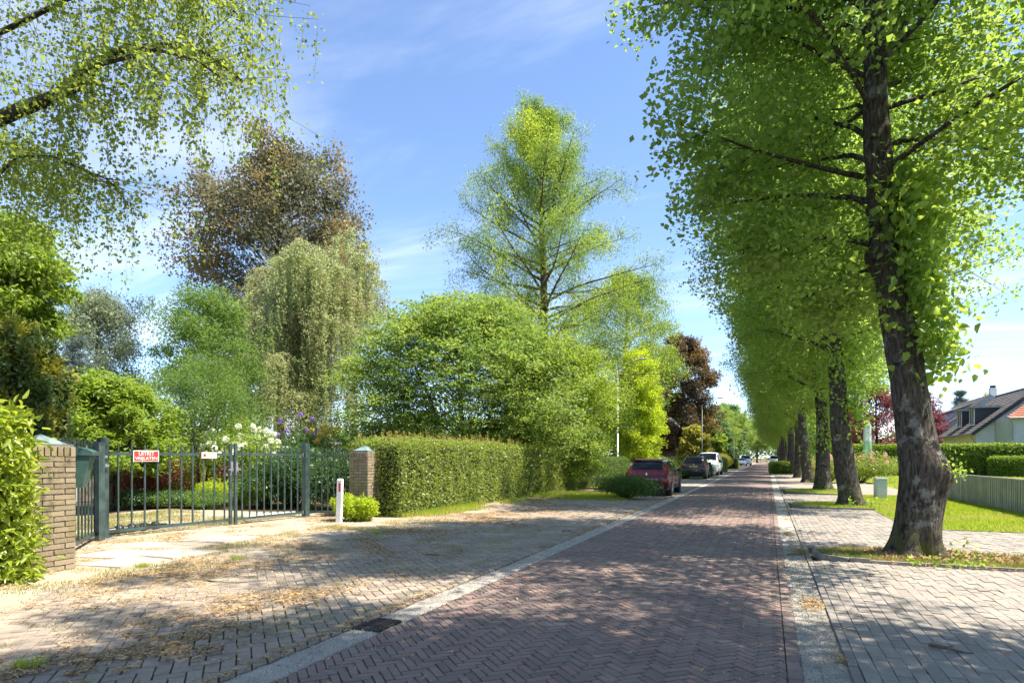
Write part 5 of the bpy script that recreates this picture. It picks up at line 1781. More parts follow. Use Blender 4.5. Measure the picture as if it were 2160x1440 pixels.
# signs on the gate; the gate faces the road (+x side), so plates hang on local -y
def on_gate(px):
    u = (px - 1080) / FPX
    # intersect the viewing ray with the gate plane
    dx, dy = u * CT - ST, u * ST + CT
    n = Vector((-gd.y, gd.x, 0))
    t = n.dot(A) / (n.x * dx + n.y * dy)
    return Vector((dx * t, dy * t, 0))
front = Vector((gd.y, -gd.x, 0))
c = on_gate(306) + front * .038
so_ = empty('exit_sign', (c.x, c.y, 1.535), grz, 'red sign with white words fixed to the gate rail', 'sign')
m = MB(); m.box((0, 0, 0), (.50, .008, .215)); m.build('white_border', M['white'], so_)
m = MB(); m.box((0, -.006, 0), (.47, .006, .185)); m.build('red_plate', M['signred'], so_)
t = text('UITRIT', .30, so_, (0, -.0105, .042), (PI / 2, 0, 0), M['white'])
t2_ = text('VRIJLATEN', .43, so_, (0, -.0105, -.047), (PI / 2, 0, 0), M['white'])
c = on_gate(439) + front * .038
sn = empty('gate_notice', (c.x, c.y, 1.555), grz, 'small pale pink notice plate where the gate leaves meet', 'sign')
m = MB(); m.box((0, 0, 0), (.36, .006, .13)); m.build('plate', M['signpink'], sn)
m = MB(); m.tube([(-.11, -.003, 0), (-.11, -.0065, 0)], .032, 14); m.build('red_disc', M['signred'], sn)
m = MB()
for k, (w, z) in enumerate(((.16, .028), (.13, .004), (.15, -.022))):
    m.box((.05, -.0038, z), (w, .002, .009))
m.build('printed_lines', plain('faint_red_print', (.55, .33, .28), .5), sn)

# mailbox on the side fence
mbp = G(178, 1150)
md = (A - fa).normalized()
mrz = math.atan2(md.y, md.x)
pm = fa + md * .55 + Vector((md.y, -md.x, 0)) * .14
mo = empty('mailbox', (pm.x, pm.y, 0), mrz, 'green tapered mailbox hung on the fence by the mossy pillar', 'mailbox')
m = MB()
vs = []
for z, w, d in ((1.06, .27, .13), (1.2, .29, .16), (1.54, .34, .24)):
    vs += [(-w / 2, -d, z), (w / 2, -d, z), (w / 2, 0, z), (-w / 2, 0, z)]
fs = [(3, 2, 1, 0)]
for k in (0, 4):
    fs += [(k + i, k + (i + 1) % 4, k + 4 + (i + 1) % 4, k + 4 + i) for i in range(4)]
fs.append((8, 9, 10, 11))
m.add(vs, fs); m.build('box', M['greenplastic'], mo)
m = MB()
lid = []
for k in range(7):
    a = k / 6 * PI
    lid.append((-.15 + .15 * (1 - math.cos(a)) * 1.0 - .0, .05 * math.sin(a)))
vs = []
for x in (-.19, .19):
    for (y, z) in ((.01, 1.54), (.01, 1.64), (-.08, 1.655), (-.19, 1.63), (-.27, 1.585), (-.27, 1.535)):
        vs.append((x, y, z))
fs = [(0, 1, 2, 3, 4, 5), (11, 10, 9, 8, 7, 6)] + [(i, i + 6, (i + 1) % 6 + 6, (i + 1) % 6) for i in range(6)]
m.add(vs, fs); m.build('lid', M['greenplastic'], mo)
m = MB(); m.box((0, -.262, 1.50), (.24, .006, .02)); m.build('flap', M['black'], mo)

# white reflector post
rp = G(715, 1102)
ro = empty('reflector_post', (rp.x, rp.y, 0), TH * .4, 'white wooden post with a red reflector before the gate', 'bollard')
m = MB()
for z, w in ((0, .105), (.97, .105), (1.0, .095), (1.015, .07)):
    pass
ring = []
for z, w, d in ((-.05, .12, .09), (.98, .12, .09), (1.005, .108, .078), (1.018, .085, .06)):
    ring += [(-w / 2, -d / 2, z), (w / 2, -d / 2, z), (w / 2, d / 2, z), (-w / 2, d / 2, z)]
fs = []
for k in (0, 4, 8):
    fs += [(k + i, k + (i + 1) % 4, k + 4 + (i + 1) % 4, k + 4 + i) for i in range(4)]
fs.append((12, 13, 14, 15))
m.add([Vector(v) + Vector((v[2] * .035, 0, 0)) for v in ring], fs); m.build('post', M['white'], ro)
m = MB(); m.box((.82 * .035 + .012, -.049, .82), (.045, .008, .20)); m.build('reflector', M['redref'], ro)

# ------------------------------------------------------------------ lamp posts
def lamp(base, H, arm, label, mat, dirx=1.0):
    o = empty('street_lamp', base, 0, label, 'street lamp', 'street lamps')
    m = MB(); m.tube([(0, 0, 0), (0, 0, 1.2), (0, 0, 1.22), (0, 0, H - .8)], [.085, .085, .062, .045], 10); m.build('pole', mat, o, True)
    m = MB()
    pts = [(0, 0, H - .85)] + [(dirx * arm * t, 0, H - .8 + .72 * math.sin(t * PI / 2)) for t in (.08, .3, .55, .8, 1.0)]
    m.tube(pts, .032, 8); m.build('arm', mat, o, True)
    m = MB()
    x0 = dirx * arm
    prof = [(0, .055, .05), (.12, .09, .075), (.35, .12, .085), (.60, .11, .06), (.72, .07, .03)]
    vs, fs = [], []
    for (d, w, h) in prof:
        for k in range(8):
            a = 2 * PI * k / 8
            vs.append((x0 + dirx * d, math.cos(a) * w, H - .08 + math.sin(a) * h * (1 if math.sin(a) > 0 else .55)))
    for i in range(len(prof) - 1):
        for k in range(8):
            fs.append((i * 8 + k, i * 8 + (k + 1) % 8, (i + 1) * 8 + (k + 1) % 8, (i + 1) * 8 + k))
    fs += [tuple(range(8)), tuple(len(vs) - 8 + k for k in range(8))]
    m.add(vs, fs); hd = m.build('lamp_head', M['lamphead'], o, True)
    m = MB(); m.box((x0 + dirx * .38, 0, H - .125), (.42, .15, .012)); m.build('lens', M['offwhite'], hd)
lamp(at(1303, 43), 8.35, 1.35, 'tall grey lamp post rising behind the dark conifer hedge', M['lamppole'])
lamp(at(1481, 66), 7.9, 1.5, 'dark lamp post behind the black car and white van', M['lamppoledark'])
lamp(at(1548, 108), 6.0, 1.5, 'thin far lamp post by the clipped hedge and white cars', M['lamppoledark'])
lamp((2.9, 73, 0), 8.0, 2.9, 'lamp whose pale head shows among the avenue leaves', M['lamppole'], -1.0)

# ------------------------------------------------------------------ cabinets, fence, flag
cp = G(1857, 1052)
co = empty('utility_cabinet', (cp.x, cp.y, ZS), TH * .6, 'pale grey street cabinet standing on the lawn edge', 'cabinet')
m = MB(); m.box((0, 0, .36), (.36, .26, .72)); m.build('body', M['cabinet'], co)
m = MB(); m.prism([(-.2, -.15), (.2, -.15), (.2, .15), (-.2, .15)], .72, .765, .01); m.build('lid', M['cabinet'], co)
m = MB(); m.box((0, -.132, .37), (.30, .008, .60)); dq = m.build('door', M['cabinet'], co)
m = MB(); m.box((.11, -.139, .42), (.02, .01, .06)); m.build('handle', M['steel'], dq)
cp = G(1982, 1046)
co = empty('utility_cabinet', (cp.x, cp.y, ZS), TH * .3, 'white cabinet box at the end of the slat fence', 'cabinet')
m = MB(); m.box((0, 0, .54), (.58, .34, 1.08)); m.build('body', M['white'], co)
m = MB(); m.prism([(-.32, -.2), (.32, -.2), (.32, .2), (-.32, .2)], 1.08, 1.14, .015); m.build('lid', M['white'], co)
m = MB(); m.box((0, -.172, .55), (.50, .008, .92)); m.build('door', M['white'], co)
FA, FB = Vector((6.02, 28.2, 0)), Vector((6.25, 16.0, 0))
fo = empty('slat_fence', FA, math.atan2((FB - FA).y, (FB - FA).x), 'low grey fence of uneven vertical slats around the lawn', 'fence')
FL = (FB - FA).length
m = MB(); m.box((FL / 2, 0, .47), (FL, .02, .86)); m.build('backing', M['fencedark'], fo)
m = MB(); m.box((FL / 2, 0, .925), (FL, .09, .03)); m.build('cap_rail', M['lead'], fo)
x = .03
rgf = random.Random(5)
ws = [.055, .07, .11, .14]
meshes = {}
for w in ws:
    b_ = MB(); b_.box((0, -.028, .47), (w, .036, .87)); meshes[w] = b_.mesh('slat', M['fencegrey'])
while x < FL - .1:
    w = rgf.choice(ws)
    q = link('slat', meshes[w], fo); q.location = (x + w / 2, random.uniform(-.002, .002), 0)
    x += w + .066
# feather flag
fp = D(1838, HOR, 50)
fl = empty('feather_flag', (fp.x, fp.y, 0), -.2, 'white and mint feather flag beside the purple tree', 'flag')
m = MB(); m.tube([(0, 0, 0), (0, 0, 2.6), (-.02, 0, 4.0), (-.12, 0, 4.45), (-.3, 0, 4.62)], [.02, .016, .012, .009, .006], 6); m.build('pole', M['white'], fl)
vs, fs = [], []
for i in range(13):
    t = i / 12
    z = 1.95 + 2.62 * t
    xr = -.02 - (.28 * max(0, (t - .8) / .2) ** 2)
    wd = .56 * (1 - .10 * t) * (1 - max(0, (t - .72) / .28) ** 2.2) + .02
    for j in range(4):
        u = j / 3
        vs.append((xr - wd * u, .06 * math.sin(u * 4 + t * 5), z - .75 * u * (1 - t) ** 3 * 1.0 - .0))
for i in range(12):
    for j in range(3):
        fs.append((i * 4 + j, i * 4 + j + 1, i * 4 + j + 5, i * 4 + j + 4))
m = MB(); m.add(vs, fs)
q = m.build('cloth', M['flag'], fl, True); md_ = q.modifiers.new('thickness', 'SOLIDIFY'); md_.thickness = .006
# ------------------------------------------------------------------ cars
def patch(mb, c, bulge=.0, n=4, thick=.008, mi=0):
    """slightly domed panel through four corners (counter-clockwise seen from outside)"""
    c = [Vector(p) for p in c]
    nn = ((c[1] - c[0]).cross(c[3] - c[0])).normalized()
    vs, fs = [], []
    for i in range(n + 1):
        for j in range(n + 1):
            u, v = i / n, j / n
            p = (c[0] * (1 - u) + c[1] * u) * (1 - v) + (c[3] * (1 - u) + c[2] * u) * v
            vs.append(p + nn * (thick + bulge * 16 * u * (1 - u) * v * (1 - v) * .5 + bulge * 2 * u * (1 - u)))
    for i in range(n):
        for j in range(n):
            a = i * (n + 1) + j
            fs.append((a, a + n + 1, a + n + 2, a + 1))
    k = len(vs)
    for ci in (0, n * (n + 1), n * (n + 1) + n, n):
        vs.append(vs[ci] - nn * thick * 2.5)
    e = [0, n * (n + 1), n * (n + 1) + n, n]
    for q in range(4):
        fs.append((e[q], k + q, k + (q + 1) % 4, e[(q + 1) % 4]))
    mb.add(vs, fs, .5, mi)

def loft(st):
    """st rows: y, z_bottom, z_belt, z_top, w_low, w_belt, w_top -> body mesh"""
    b = MB()
    vs, fs = [], []
    n = None
    for (y, z0, z1, z2, wl, wb, wt) in st:
        zm = z0 + (z1 - z0) * .5
        half = [(0, z0), (wl * .7, z0), (wl * .95, z0 + .03), (wl, z0 + .13), (max(wl, wb) * 1.005, zm), (wb, z1 - .05), (wb * .975, z1), ((wb * .55 + wt * .45), z1 + (z2 - z1) * .45), (wt * 1.0, z2 - (z2 - z1) * .12), (wt * .9, z2 - (z2 - z1) * .02), (wt * .5, z2 + .012), (0, z2 + .018)]
        ring = half + [(-x, z) for (x, z) in reversed(half[1:-1])]
        n = len(ring)
        vs += [(x, y, z) for (x, z) in ring]
    for i in range(len(st) - 1):
        for k in range(n):
            k2 = (k + 1) % n
            fs.append((i * n + k, (i + 1) * n + k, (i + 1) * n + k2, i * n + k2))
    fs.append(tuple(range(n)))
    fs.append(tuple(reversed(range((len(st) - 1) * n, len(st) * n))))
    b.add(vs, fs, .5)
    return b

def skin(st, ya, yb, k0, k1, off=.016, n=8):
    """panel that follows the upper skin of a loft between two stations"""
    ys = [r[0] for r in st]
    def f(b):
        vs, fs = [], []
        rows = []
        for i in range(n + 1):
            t = i / n
            y = ya + (yb - ya) * t
            z = float(np.interp(y, ys, [r[3] for r in st])) + .012
            w = float(np.interp(y, ys, [r[6] for r in st])) * (k0 + (k1 - k0) * t)
            rows.append((y, z, w))
        for i, (y, z, w) in enumerate(rows):
            a, c = rows[max(0, i - 1)], rows[min(n, i + 1)]
            d = Vector((0, c[0] - a[0], c[1] - a[1])).normalized()
            nn = Vector((0, -d.z, d.y)) if d.y > 0 else Vector((0, d.z, -d.y))
            for u in (-1, -.6, 0, .6, 1):
                vs.append(Vector((w * u, y, z - .02 * u * u)) + nn * off)
        for i in range(n):
            for j in range(4):
                fs.append((i * 5 + j, i * 5 + j + 1, (i + 1) * 5 + j + 1, (i + 1) * 5 + j))
        b.add(vs, fs, .5)
    return f

def wheel(parent, x, y, r, side, w=.2, spokes=5):
    wo = bpy.data.objects.new('wheel', None); COL.objects.link(wo); wo.parent = parent; wo.location = (x, y, r); wo.empty_display_size = .1
    b = MB()
    n = 22
    prof = [(-w / 2, r * .62), (-w / 2, r * .9), (-w * .4, r), (w * .4, r), (w / 2, r * .9), (w / 2, r * .62)]
    vs, fs = [], []
    for k in range(n):
        a = 2 * PI * k / n
        for (px, pr) in prof:
            vs.append((px, math.cos(a) * pr, math.sin(a) * pr))
    m = len(prof)
    for k in range(n):
        for j in range(m - 1):
            fs.append((k * m + j, ((k + 1) % n) * m + j, ((k + 1) % n) * m + j + 1, k * m + j + 1))
    b.add(vs, fs, .5)
    b.build('tyre', M['tyre'], wo, True)
    b = MB()
    xo = side * w * .42
    b.tube([(xo - side * .05, 0, 0), (xo - side * .045, 0, 0)], r * .63, 20, True)
    vs, fs = [], []
    for k in range(20):
        a = 2 * PI * k / 20
        for (px, pr) in ((xo, r * .56), (xo + side * .012, r * .63), (xo - side * .03, r * .65)):
            vs.append((px, math.cos(a) * pr, math.sin(a) * pr))
    for k in range(20):
        for j in range(2):
            fs.append((k * 3 + j, ((k + 1) % 20) * 3 + j, ((k + 1) % 20) * 3 + j + 1, k * 3 + j + 1))
    b.add(vs, fs, .5)
    for k in range(spokes):
        a = 2 * PI * k / spokes
        b.bar((xo, 0, 0), (xo, math.cos(a) * r * .58, math.sin(a) * r * .58), .07, .02)
    b.tube([(xo - .01, 0, 0), (xo + side * .015, 0, 0)], r * .16, 10)
    b.build('rim', M['rim'], wo)

def car(name, label, loc, rz, st, paint, wheels, wr, parts, group='parked cars', track=None):
    o = empty(name, loc, rz, label, 'van' if 'van' in name else 'car', group)
    bo = loft(st).build('body', paint, o, True)
    md = bo.modifiers.new('round', 'SUBSURF'); md.levels = 1; md.render_levels = 1
    half = max(s[5] for s in st)
    for y in wheels:
        for s in (-1, 1):
            b = MB()
            n = 18
            vs = [(s * (half + .004), y, wr)] + [(s * (half + .004), y + math.cos(2 * PI * k / n) * (wr + .055), wr + math.sin(2 * PI * k / n) * (wr + .055)) for k in range(n)]
            vs += [(s * (half - .22), v[1], v[2]) for v in vs[1:]]
            b.add(vs, [(0, 1 + k, 1 + (k + 1) % n) for k in range(n)] + [(1 + k, 1 + (k + 1) % n, 1 + n + (k + 1) % n, 1 + n + k) for k in range(n)], .5)
            b.build('wheel_arch', M['black'], o)
            wheel(o, s * (half - .075), y, wr, s)
    for (pn, mat, corners, bulge) in parts:
        b = MB()
        if callable(corners):
            corners(b)
        else:
            patch(b, corners, bulge)
        b.build(pn, mat, o, True)
    return o

def mir(pts):
    """mirror corners in x and keep the winding outwards"""
    return [(-p[0], p[1], p[2]) for p in reversed(pts)]
def both(pn, mat, pts, bulge=0.0):
    return [(pn, mat, pts, bulge), (pn, mat, mir(pts), bulge)]

# small hatchback, tail towards the camera (front is +y)
hatch = [(-2.05, .42, .60, .68, .62, .66, .60), (-2.02, .28, .70, .80, .76, .80, .70), (-1.95, .22, .86, .94, .83, .85, .72), (-1.84, .20, .93, 1.04, .86, .87, .70), (-1.66, .20, .95, 1.24, .87, .87, .64), (-1.46, .20, .96, 1.385, .87, .87, .58),
         (-1.25, .20, .96, 1.43, .87, .87, .57), (-.3, .20, .95, 1.455, .87, .87, .58), (.30, .20, .93, 1.42, .87, .87, .57), (.75, .20, .91, 1.20, .87, .87, .62), (1.12, .20, .88, .97, .87, .87, .68), (1.6, .22, .78, .87, .86, .85, .66), (1.92, .28, .66, .74, .78, .77, .60), (2.02, .40, .56, .62, .62, .62, .5)]
def clio_parts():
    P = [('rear_window', M['glass'], skin(hatch, -1.85, -1.50, .86, .92), 0),
         ('windscreen', M['glass'], skin(hatch, 1.10, .36, .90, .92), 0)]
    P += both('side_window', M['glass'], [(.845, -1.0, .985), (.845, -.05, .975), (.635, -.05, 1.375), (.65, -1.15, 1.34)], .02)
    P += both('side_window', M['glass'], [(.845, .0, .975), (.845, .78, .96), (.64, .34, 1.355), (.635, .0, 1.375)], .02)
    P += both('tail_light', M['taillight'], [(.50, -2.005, .80), (.84, -1.90, .80), (.80, -1.86, .955), (.58, -1.95, .915)], .015)
    P += [('number_plate', M['plate'], [(-.26, -2.068, .47), (.26, -2.068, .47), (.26, -2.062, .575), (-.26, -2.062, .575)], 0),
          ('bumper', M['black'], lambda b: (b.box((0, -1.99, .30), (1.32, .10, .16)), b.box((0, -1.9, .22), (1.2, .2, .08))), 0),
          ('chrome_strip', M['chrome'], lambda b: b.box((0, -2.065, .655), (.92, .02, .018)), 0),
          ('emblem', M['chrome'], lambda b: b.add([(-.045, -2.0, .865), (0, -2.03, .795), (.045, -2.0, .865), (0, -1.985, .935), (0, -2.045, .865)], [(0, 1, 4), (1, 2, 4), (2, 3, 4), (3, 0, 4)]), 0),
          ('spoiler', M['carred'], lambda b: patch(b, [(-.55, -1.56, 1.395), (.55, -1.56, 1.395), (.55, -1.34, 1.45), (-.55, -1.34, 1.45)], .01, 4, .02), 0),
          ('aerial', M['black'], lambda b: b.tube([(0, -1.1, 1.46), (0, -1.18, 1.56)], [.012, .006], 6), 0),
          ('wiper', M['black'], lambda b: b.bar((0, -1.89, 1.0), (.30, -1.82, 1.05), .015), 0)]
    P += both('reflector', M['taillight'], [(.56, -2.02, .40), (.72, -1.99, .40), (.72, -1.99, .435), (.56, -2.02, .435)], 0)
    for s in (-1, 1):
        P.append(('wing_mirror', M['cargrey'], lambda b, s=s: b.tube([(s * .86, .62, .99), (s * .98, .60, 1.0), (s * 1.05, .60, 1.01)], [.03, .085, .05], 8), 0))
        P.append(('door_handle', M['carred'], lambda b, s=s: b.box((s * .885, -.75, .86), (.025, .18, .03)), 0))
        P.append(('door_seam', M['black'], lambda b, s=s: (b.box((s * .873, -.02, .66), (.012, .012, .58)), b.box((s * .873, .95, .64), (.012, .012, .5)), b.box((s * .873, -.98, .68), (.012, .012, .5)), b.box((s * .86, 0, .3), (.05, 2.0, .05))), 0))
    return P
rw = G(1413, 1044.5)
clio = car('red_hatchback', 'dark red hatchback parked with its tail behind the box bush', (rw.x - .80, rw.y + 1.18, 0), .01, hatch, M['carred'], (-1.22, 1.38), .31, clio_parts())
text('C L I O', .30, clio, (0, -2.052, .745), (PI / 2, 0, 0), M['chrome'], 'lettering', .004)

suv = [(-1.86, .45, .70, .76, .62, .66, .60), (-1.84, .32, .80, .92, .74, .76, .68), (-1.79, .28, .95, 1.04, .80, .82, .70), (-1.72, .26, 1.02, 1.20, .82, .83, .67), (-1.60, .26, 1.03, 1.45, .83, .83, .61), (-1.42, .26, 1.04, 1.575, .83, .83, .58),
       (-.5, .26, 1.03, 1.605, .83, .83, .60), (.25, .26, 1.02, 1.575, .83, .83, .58), (.62, .26, 1.01, 1.32, .83, .83, .62), (.92, .26, 1.0, 1.08, .83, .83, .68), (1.45, .28, .94, 1.02, .82, .82, .68), (1.76, .32, .80, .90, .78, .78, .62), (1.84, .42, .66, .72, .64, .64, .55)]
def suv_parts():
    P = [('rear_window', M['glass'], skin(suv, -1.76, -1.47, .84, .90), 0),
         ('windscreen', M['glass'], skin(suv, .92, .32, .90, .92), 0)]
    P += both('side_window', M['glass'], [(.81, -1.0, 1.06), (.81, -.1, 1.05), (.65, -.1, 1.52), (.655, -1.1, 1.50)], .02)
    P += both('side_window', M['glass'], [(.81, -.05, 1.05), (.81, .62, 1.04), (.655, .30, 1.50), (.65, -.05, 1.52)], .02)
    P += both('tail_light', M['taillight'], [(.56, -1.825, .84), (.82, -1.77, .84), (.80, -1.745, 1.08), (.60, -1.80, 1.05)], .015)
    P += [('number_plate', M['plate'], [(-.26, -1.872, .84), (.26, -1.872, .84), (.26, -1.842, .95), (-.26, -1.842, .95)], .0),
          ('bumper', M['black'], lambda b: (b.box((0, -1.80, .52), (1.5, .16, .30)), b.box((0, -1.72, .36), (1.3, .2, .14))), 0),
          ('emblem', M['chrome'], lambda b: b.tube([(0, -1.80, 1.03), (0, -1.83, 1.03)], .045, 10), 0),
          ('plate_marks', M['black'], lambda b: [b.box((-.19 + .065 * k, -1.872, .895), (.036, .006, .055)) for k in (0, 1, 2, 3.4, 4.4, 5.8)], 0)]
    for s in (-1, 1):
        P.append(('wing_mirror', M['cargrey'], lambda b, s=s: b.tube([(s * .82, .48, 1.08), (s * .93, .46, 1.09), (s * 1.0, .46, 1.10)], [.03, .09, .05], 8), 0))
        P.append(('roof_rail', M['chrome'], lambda b, s=s: b.tube([(s * .53, -1.35, 1.60), (s * .54, -.9, 1.645), (s * .54, .0, 1.64), (s * .53, .2, 1.60)], .016, 6), 0))
        P.append(('sill_cladding', M['black'], lambda b, s=s: b.box((s * .825, 0, .36), (.04, 1.6, .14)), 0))
    return P
rw = G(1489, 1010)
car('black_small_suv', 'black compact car with yellow plate parked beyond the red one', (rw.x - .78, rw.y + 1.1, 0), .01, suv, M['cargrey'], (-1.12, 1.2), .30, suv_parts())

van = [(-2.3, .40, .9, 1.4, .86, .90, .84), (-2.26, .28, 1.1, 1.90, .92, .95, .78), (-2.1, .26, 1.1, 1.97, .94, .95, .76), (.6, .26, 1.1, 1.97, .94, .95, .76), (1.05, .26, 1.08, 1.93, .94, .95, .76), (1.45, .26, 1.08, 1.55, .94, .95, .78), (1.75, .26, 1.06, 1.18, .94, .94, .84), (2.15, .28, .96, 1.05, .92, .92, .82), (2.38, .34, .78, .88, .86, .86, .76), (2.44, .46, .62, .68, .74, .74, .64)]
def van_parts():
    P = [('windscreen', M['glass'], skin(van, 1.72, 1.12, .92, .92), 0)]
    P += both('side_window', M['glass'], [(.925, .45, 1.15), (.925, 1.42, 1.14), (.80, 1.05, 1.78), (.80, .45, 1.80)], .02)
    P += both('head_light', M['headlight'], [(.86, 2.26, .76), (.55, 2.40, .74), (.55, 2.34, .90), (.84, 2.2, .95)], .01)
    P += [('grille', M['black'], lambda b: (b.box((0, 2.40, .82), (.95, .06, .07)), b.box((0, 2.43, .48), (1.3, .08, .14))), 0),
          ('number_plate', M['plate'], [(.26, 2.46, .52), (-.26, 2.46, .52), (-.26, 2.455, .62), (.26, 2.455, .62)], 0),
          ('emblem', M['chrome'], lambda b: b.tube([(0, 2.42, .83), (0, 2.45, .83)], .06, 12), 0)]
    for s in (-1, 1):
        P.append(('wing_mirror', M['black'], lambda b, s=s: (b.box((s * 1.06, 1.35, 1.22), (.18, .12, .28)), b.box((s * .97, 1.33, 1.12), (.1, .06, .05))), 0))
    return P
rw = G(1515, 1002.5)
car('white_van', 'white delivery van parked facing the camera behind the black car', (rw.x - .86, rw.y + 1.55, 0), PI - .02, van, M['carwhite'], (-1.45, 1.5), .33, van_parts())
def mini_parts(front):
    P = [('windscreen', M['glass'], skin(hatch, 1.10, .36, .90, .92), 0)]
    P += both('side_window', M['glass'], [(.845, -1.0, .985), (.845, .75, .96), (.64, .34, 1.355), (.65, -1.15, 1.34)], .02)
    P += both('head_light', M['headlight'], [(.80, 1.82, .62), (.48, 1.98, .60), (.48, 1.92, .70), (.78, 1.76, .76)], .01)
    P += [('grille', M['black'], lambda b: (b.box((0, 2.0, .50), (.8, .06, .12)), b.box((0, 1.98, .36), (1.2, .08, .1))), 0), ('number_plate', M['plate'], [(.26, 2.035, .42), (-.26, 2.035, .42), (-.26, 2.035, .52), (.26, 2.035, .52)], 0)]
    return P
c1_ = car('white_hatchback', 'distant white car parked past the clipped hedge blocks', (-4.35, 117, 0), PI, hatch, M['carwhite'], (-1.22, 1.38), .31, mini_parts(1))
car('white_van', 'distant white van parked right behind the white car', (-3.9, 126, 0), PI, van, M['carwhite'], (-1.45, 1.5), .33, van_parts())
car('silver_van', 'far white van half hidden by the avenue trunks', (1.2, 140, 0), PI, van, M['carwhite'], (-1.45, 1.5), .33, van_parts())

# ------------------------------------------------------------------ white house with dark roofs
S_ = 1.975
hx0, hy0, hy1 = 17.6, 68.6, 79.6
eave, rx, rz_ = 4.07, 22.3, 7.95
house = empty('white_house', (hx0, hy0, 0), 0, 'white villa with dark tiled roofs and two dormers behind the hedge', 'house')
def slab_roof(o, name, x0, z0, x1, z1, y0, y1, mat, courses=16, over=.45, steps=True, thick=.10):
    """roof plane from the eave (x0,z0) up to the ridge (x1,z1), laid in overlapping courses"""
    b = MB()
    d = Vector((x1 - x0, 0, z1 - z0)); L = d.length; d.normalize()
    nn = Vector((-d.z, 0, d.x))
    if nn.z < 0:
        nn = -nn
    st = -over
    n = courses
    seg = (L + over) / n
    tw = .34
    ny = int((y1 - y0) / tw)
    for k in range(n):
        p0 = Vector((x0, 0, z0)) + d * (st + k * seg)
        p1 = p0 + d * (seg + .05)
        for j in range(ny):
            ya, yb = y0 + j * (y1 - y0) / ny + .008, y0 + (j + 1) * (y1 - y0) / ny - .008
            up = nn * (.055 + random.uniform(-.006, .006))
            lo = nn * .01
            vs = [p0 + up, p1 + lo, p1 + lo, p0 + up, p0, p0]
            vs = [(vs[0].x, ya, vs[0].z), (vs[1].x, ya, vs[1].z), (vs[2].x, yb, vs[2].z), (vs[3].x, yb, vs[3].z), (vs[4].x, ya, vs[4].z), (vs[5].x, yb, vs[5].z)]
            b.add(vs, [(0, 3, 2, 1), (4, 5, 3, 0), (4, 0, 1), (5, 2, 3)])
    r = b.build(name, mat, o)
    r['kind'] = 'stuff' if steps else ''
    b = MB()
    a0 = Vector((x0, 0, z0)) - d * over - nn * .02
    a1 = Vector((x1, 0, z1)) - nn * .02
    vs = []
    for yy in (y0, y1):
        vs += [(a0.x, yy, a0.z), (a1.x, yy, a1.z), (a1.x - nn.x * thick, yy, a1.z - nn.z * thick), (a0.x - nn.x * thick, yy, a0.z - nn.z * thick)]
    b.add(vs, [(0, 1, 2, 3), (7, 6, 5, 4), (0, 4, 5, 1), (3, 2, 6, 7), (0, 3, 7, 4)])
    b.build('roof_deck', M['fascia'], o)
hw = rx - hx0
ln = hy1 - hy0
# walls: front in cream, gables white
b = MB()
b.add([(0, 0, 0), (0, ln, 0), (0, ln, eave), (0, 0, eave)], [(0, 1, 2, 3)]); b.build('front_wall', M['cream'], house)
for yy, f in ((0, 1), (ln, 0)):
    b = MB()
    vs = [(.003, yy, 0), (2 * hw, yy, 0), (2 * hw, yy, eave), (hw, yy, rz_ - .12), (.003, yy, eave - .06)]
    b.add(vs, [(0, 1, 2, 3, 4)] if f else [(4, 3, 2, 1, 0)])
    b.build('gable_wall', M['render'], house)
b = MB(); b.add([(2 * hw, 0, 0), (2 * hw, ln, 0), (2 * hw, ln, eave), (2 * hw, 0, eave)], [(3, 2, 1, 0)]); b.build('back_wall', M['render'], house)
slab_roof(house, 'roof_tile', 0, eave, hw, rz_, -.35, ln + .3, M['rooftile'], 19)
slab_roof(house, 'roof_tile', 2 * hw, eave, hw, rz_, -.35, ln + .3, M['rooftile'], 19)
b = MB(); b.tube([(hw, -.36, rz_ + .03), (hw, ln + .31, rz_ + .03)], .12, 8); b.build('ridge', M['rooftile'], house)
# verge board along the gable
for s_ in (0, 1):
    b = MB()
    a0 = Vector((-.34 if not s_ else 2 * hw + .34, -.37, eave - .30)); a1 = Vector((hw, -.37, rz_ + .02))
    b.add([a0, a1, a1 + Vector((0, 0, -.42)), a0 + Vector((0, 0, -.30)), a0 + Vector((0, .05, 0)), a1 + Vector((0, .05, 0))], [(0, 3, 2, 1), (0, 1, 5, 4)]); b.build('verge_board', M['fascia'], house)
b = MB(); b.tube([(-.42, -.3, eave - .38), (-.42, ln + .2, eave - .38)], .075, 8); g_ = b.build('rain_gutter', M['lead'], house)
b = MB(); b.tube([(-.42, .15, eave - .42), (-.06, .12, eave - 1.1), (-.06, .12, 0)], .045, 8); b.build('downpipe', M['lead'], house)
def window(o, c, w, h, facing, name='window', mull=1, frame=.07):
    """framed window; facing 'x-' or 'y-'"""
    e = bpy.data.objects.new(name, None); COL.objects.link(e); e.parent = o; e.location = c; e.empty_display_size = .1
    if facing == 'y-':
        e.rotation_euler = (0, 0, 0)
    else:
        e.rotation_euler = (0, 0, -PI / 2)
    b = MB()
    for sx in (-1, 1):
        b.box((sx * (w / 2 - frame / 2), 0, 0), (frame, .09, h))
    for sz in (-1, 1):
        b.box((0, .001, sz * (h / 2 - frame / 2)), (w - 2 * frame, .088, frame))
    for k in range(mull):
        x = -w / 2 + w * (k + 1) / (mull + 1)
        b.box((x, .002, 0), (frame * .8, .08, h - 2 * frame))
    b.build('frame', M['winframe'], e)
    for k in range(mull + 1):
        pw = (w - 2 * frame) / (mull + 1)
        b = MB(); b.box((-w / 2 + frame + pw * (k + .5), .02, 0), (pw - .01, .012, h - 2 * frame)); b.build('pane', M['pane'], e)
    b = MB(); b.box((0, -.04, -h / 2 - .03), (w + .1, .12, .05)); b.build('sill', M['winframe'], e)
slope = (rz_ - eave) / hw
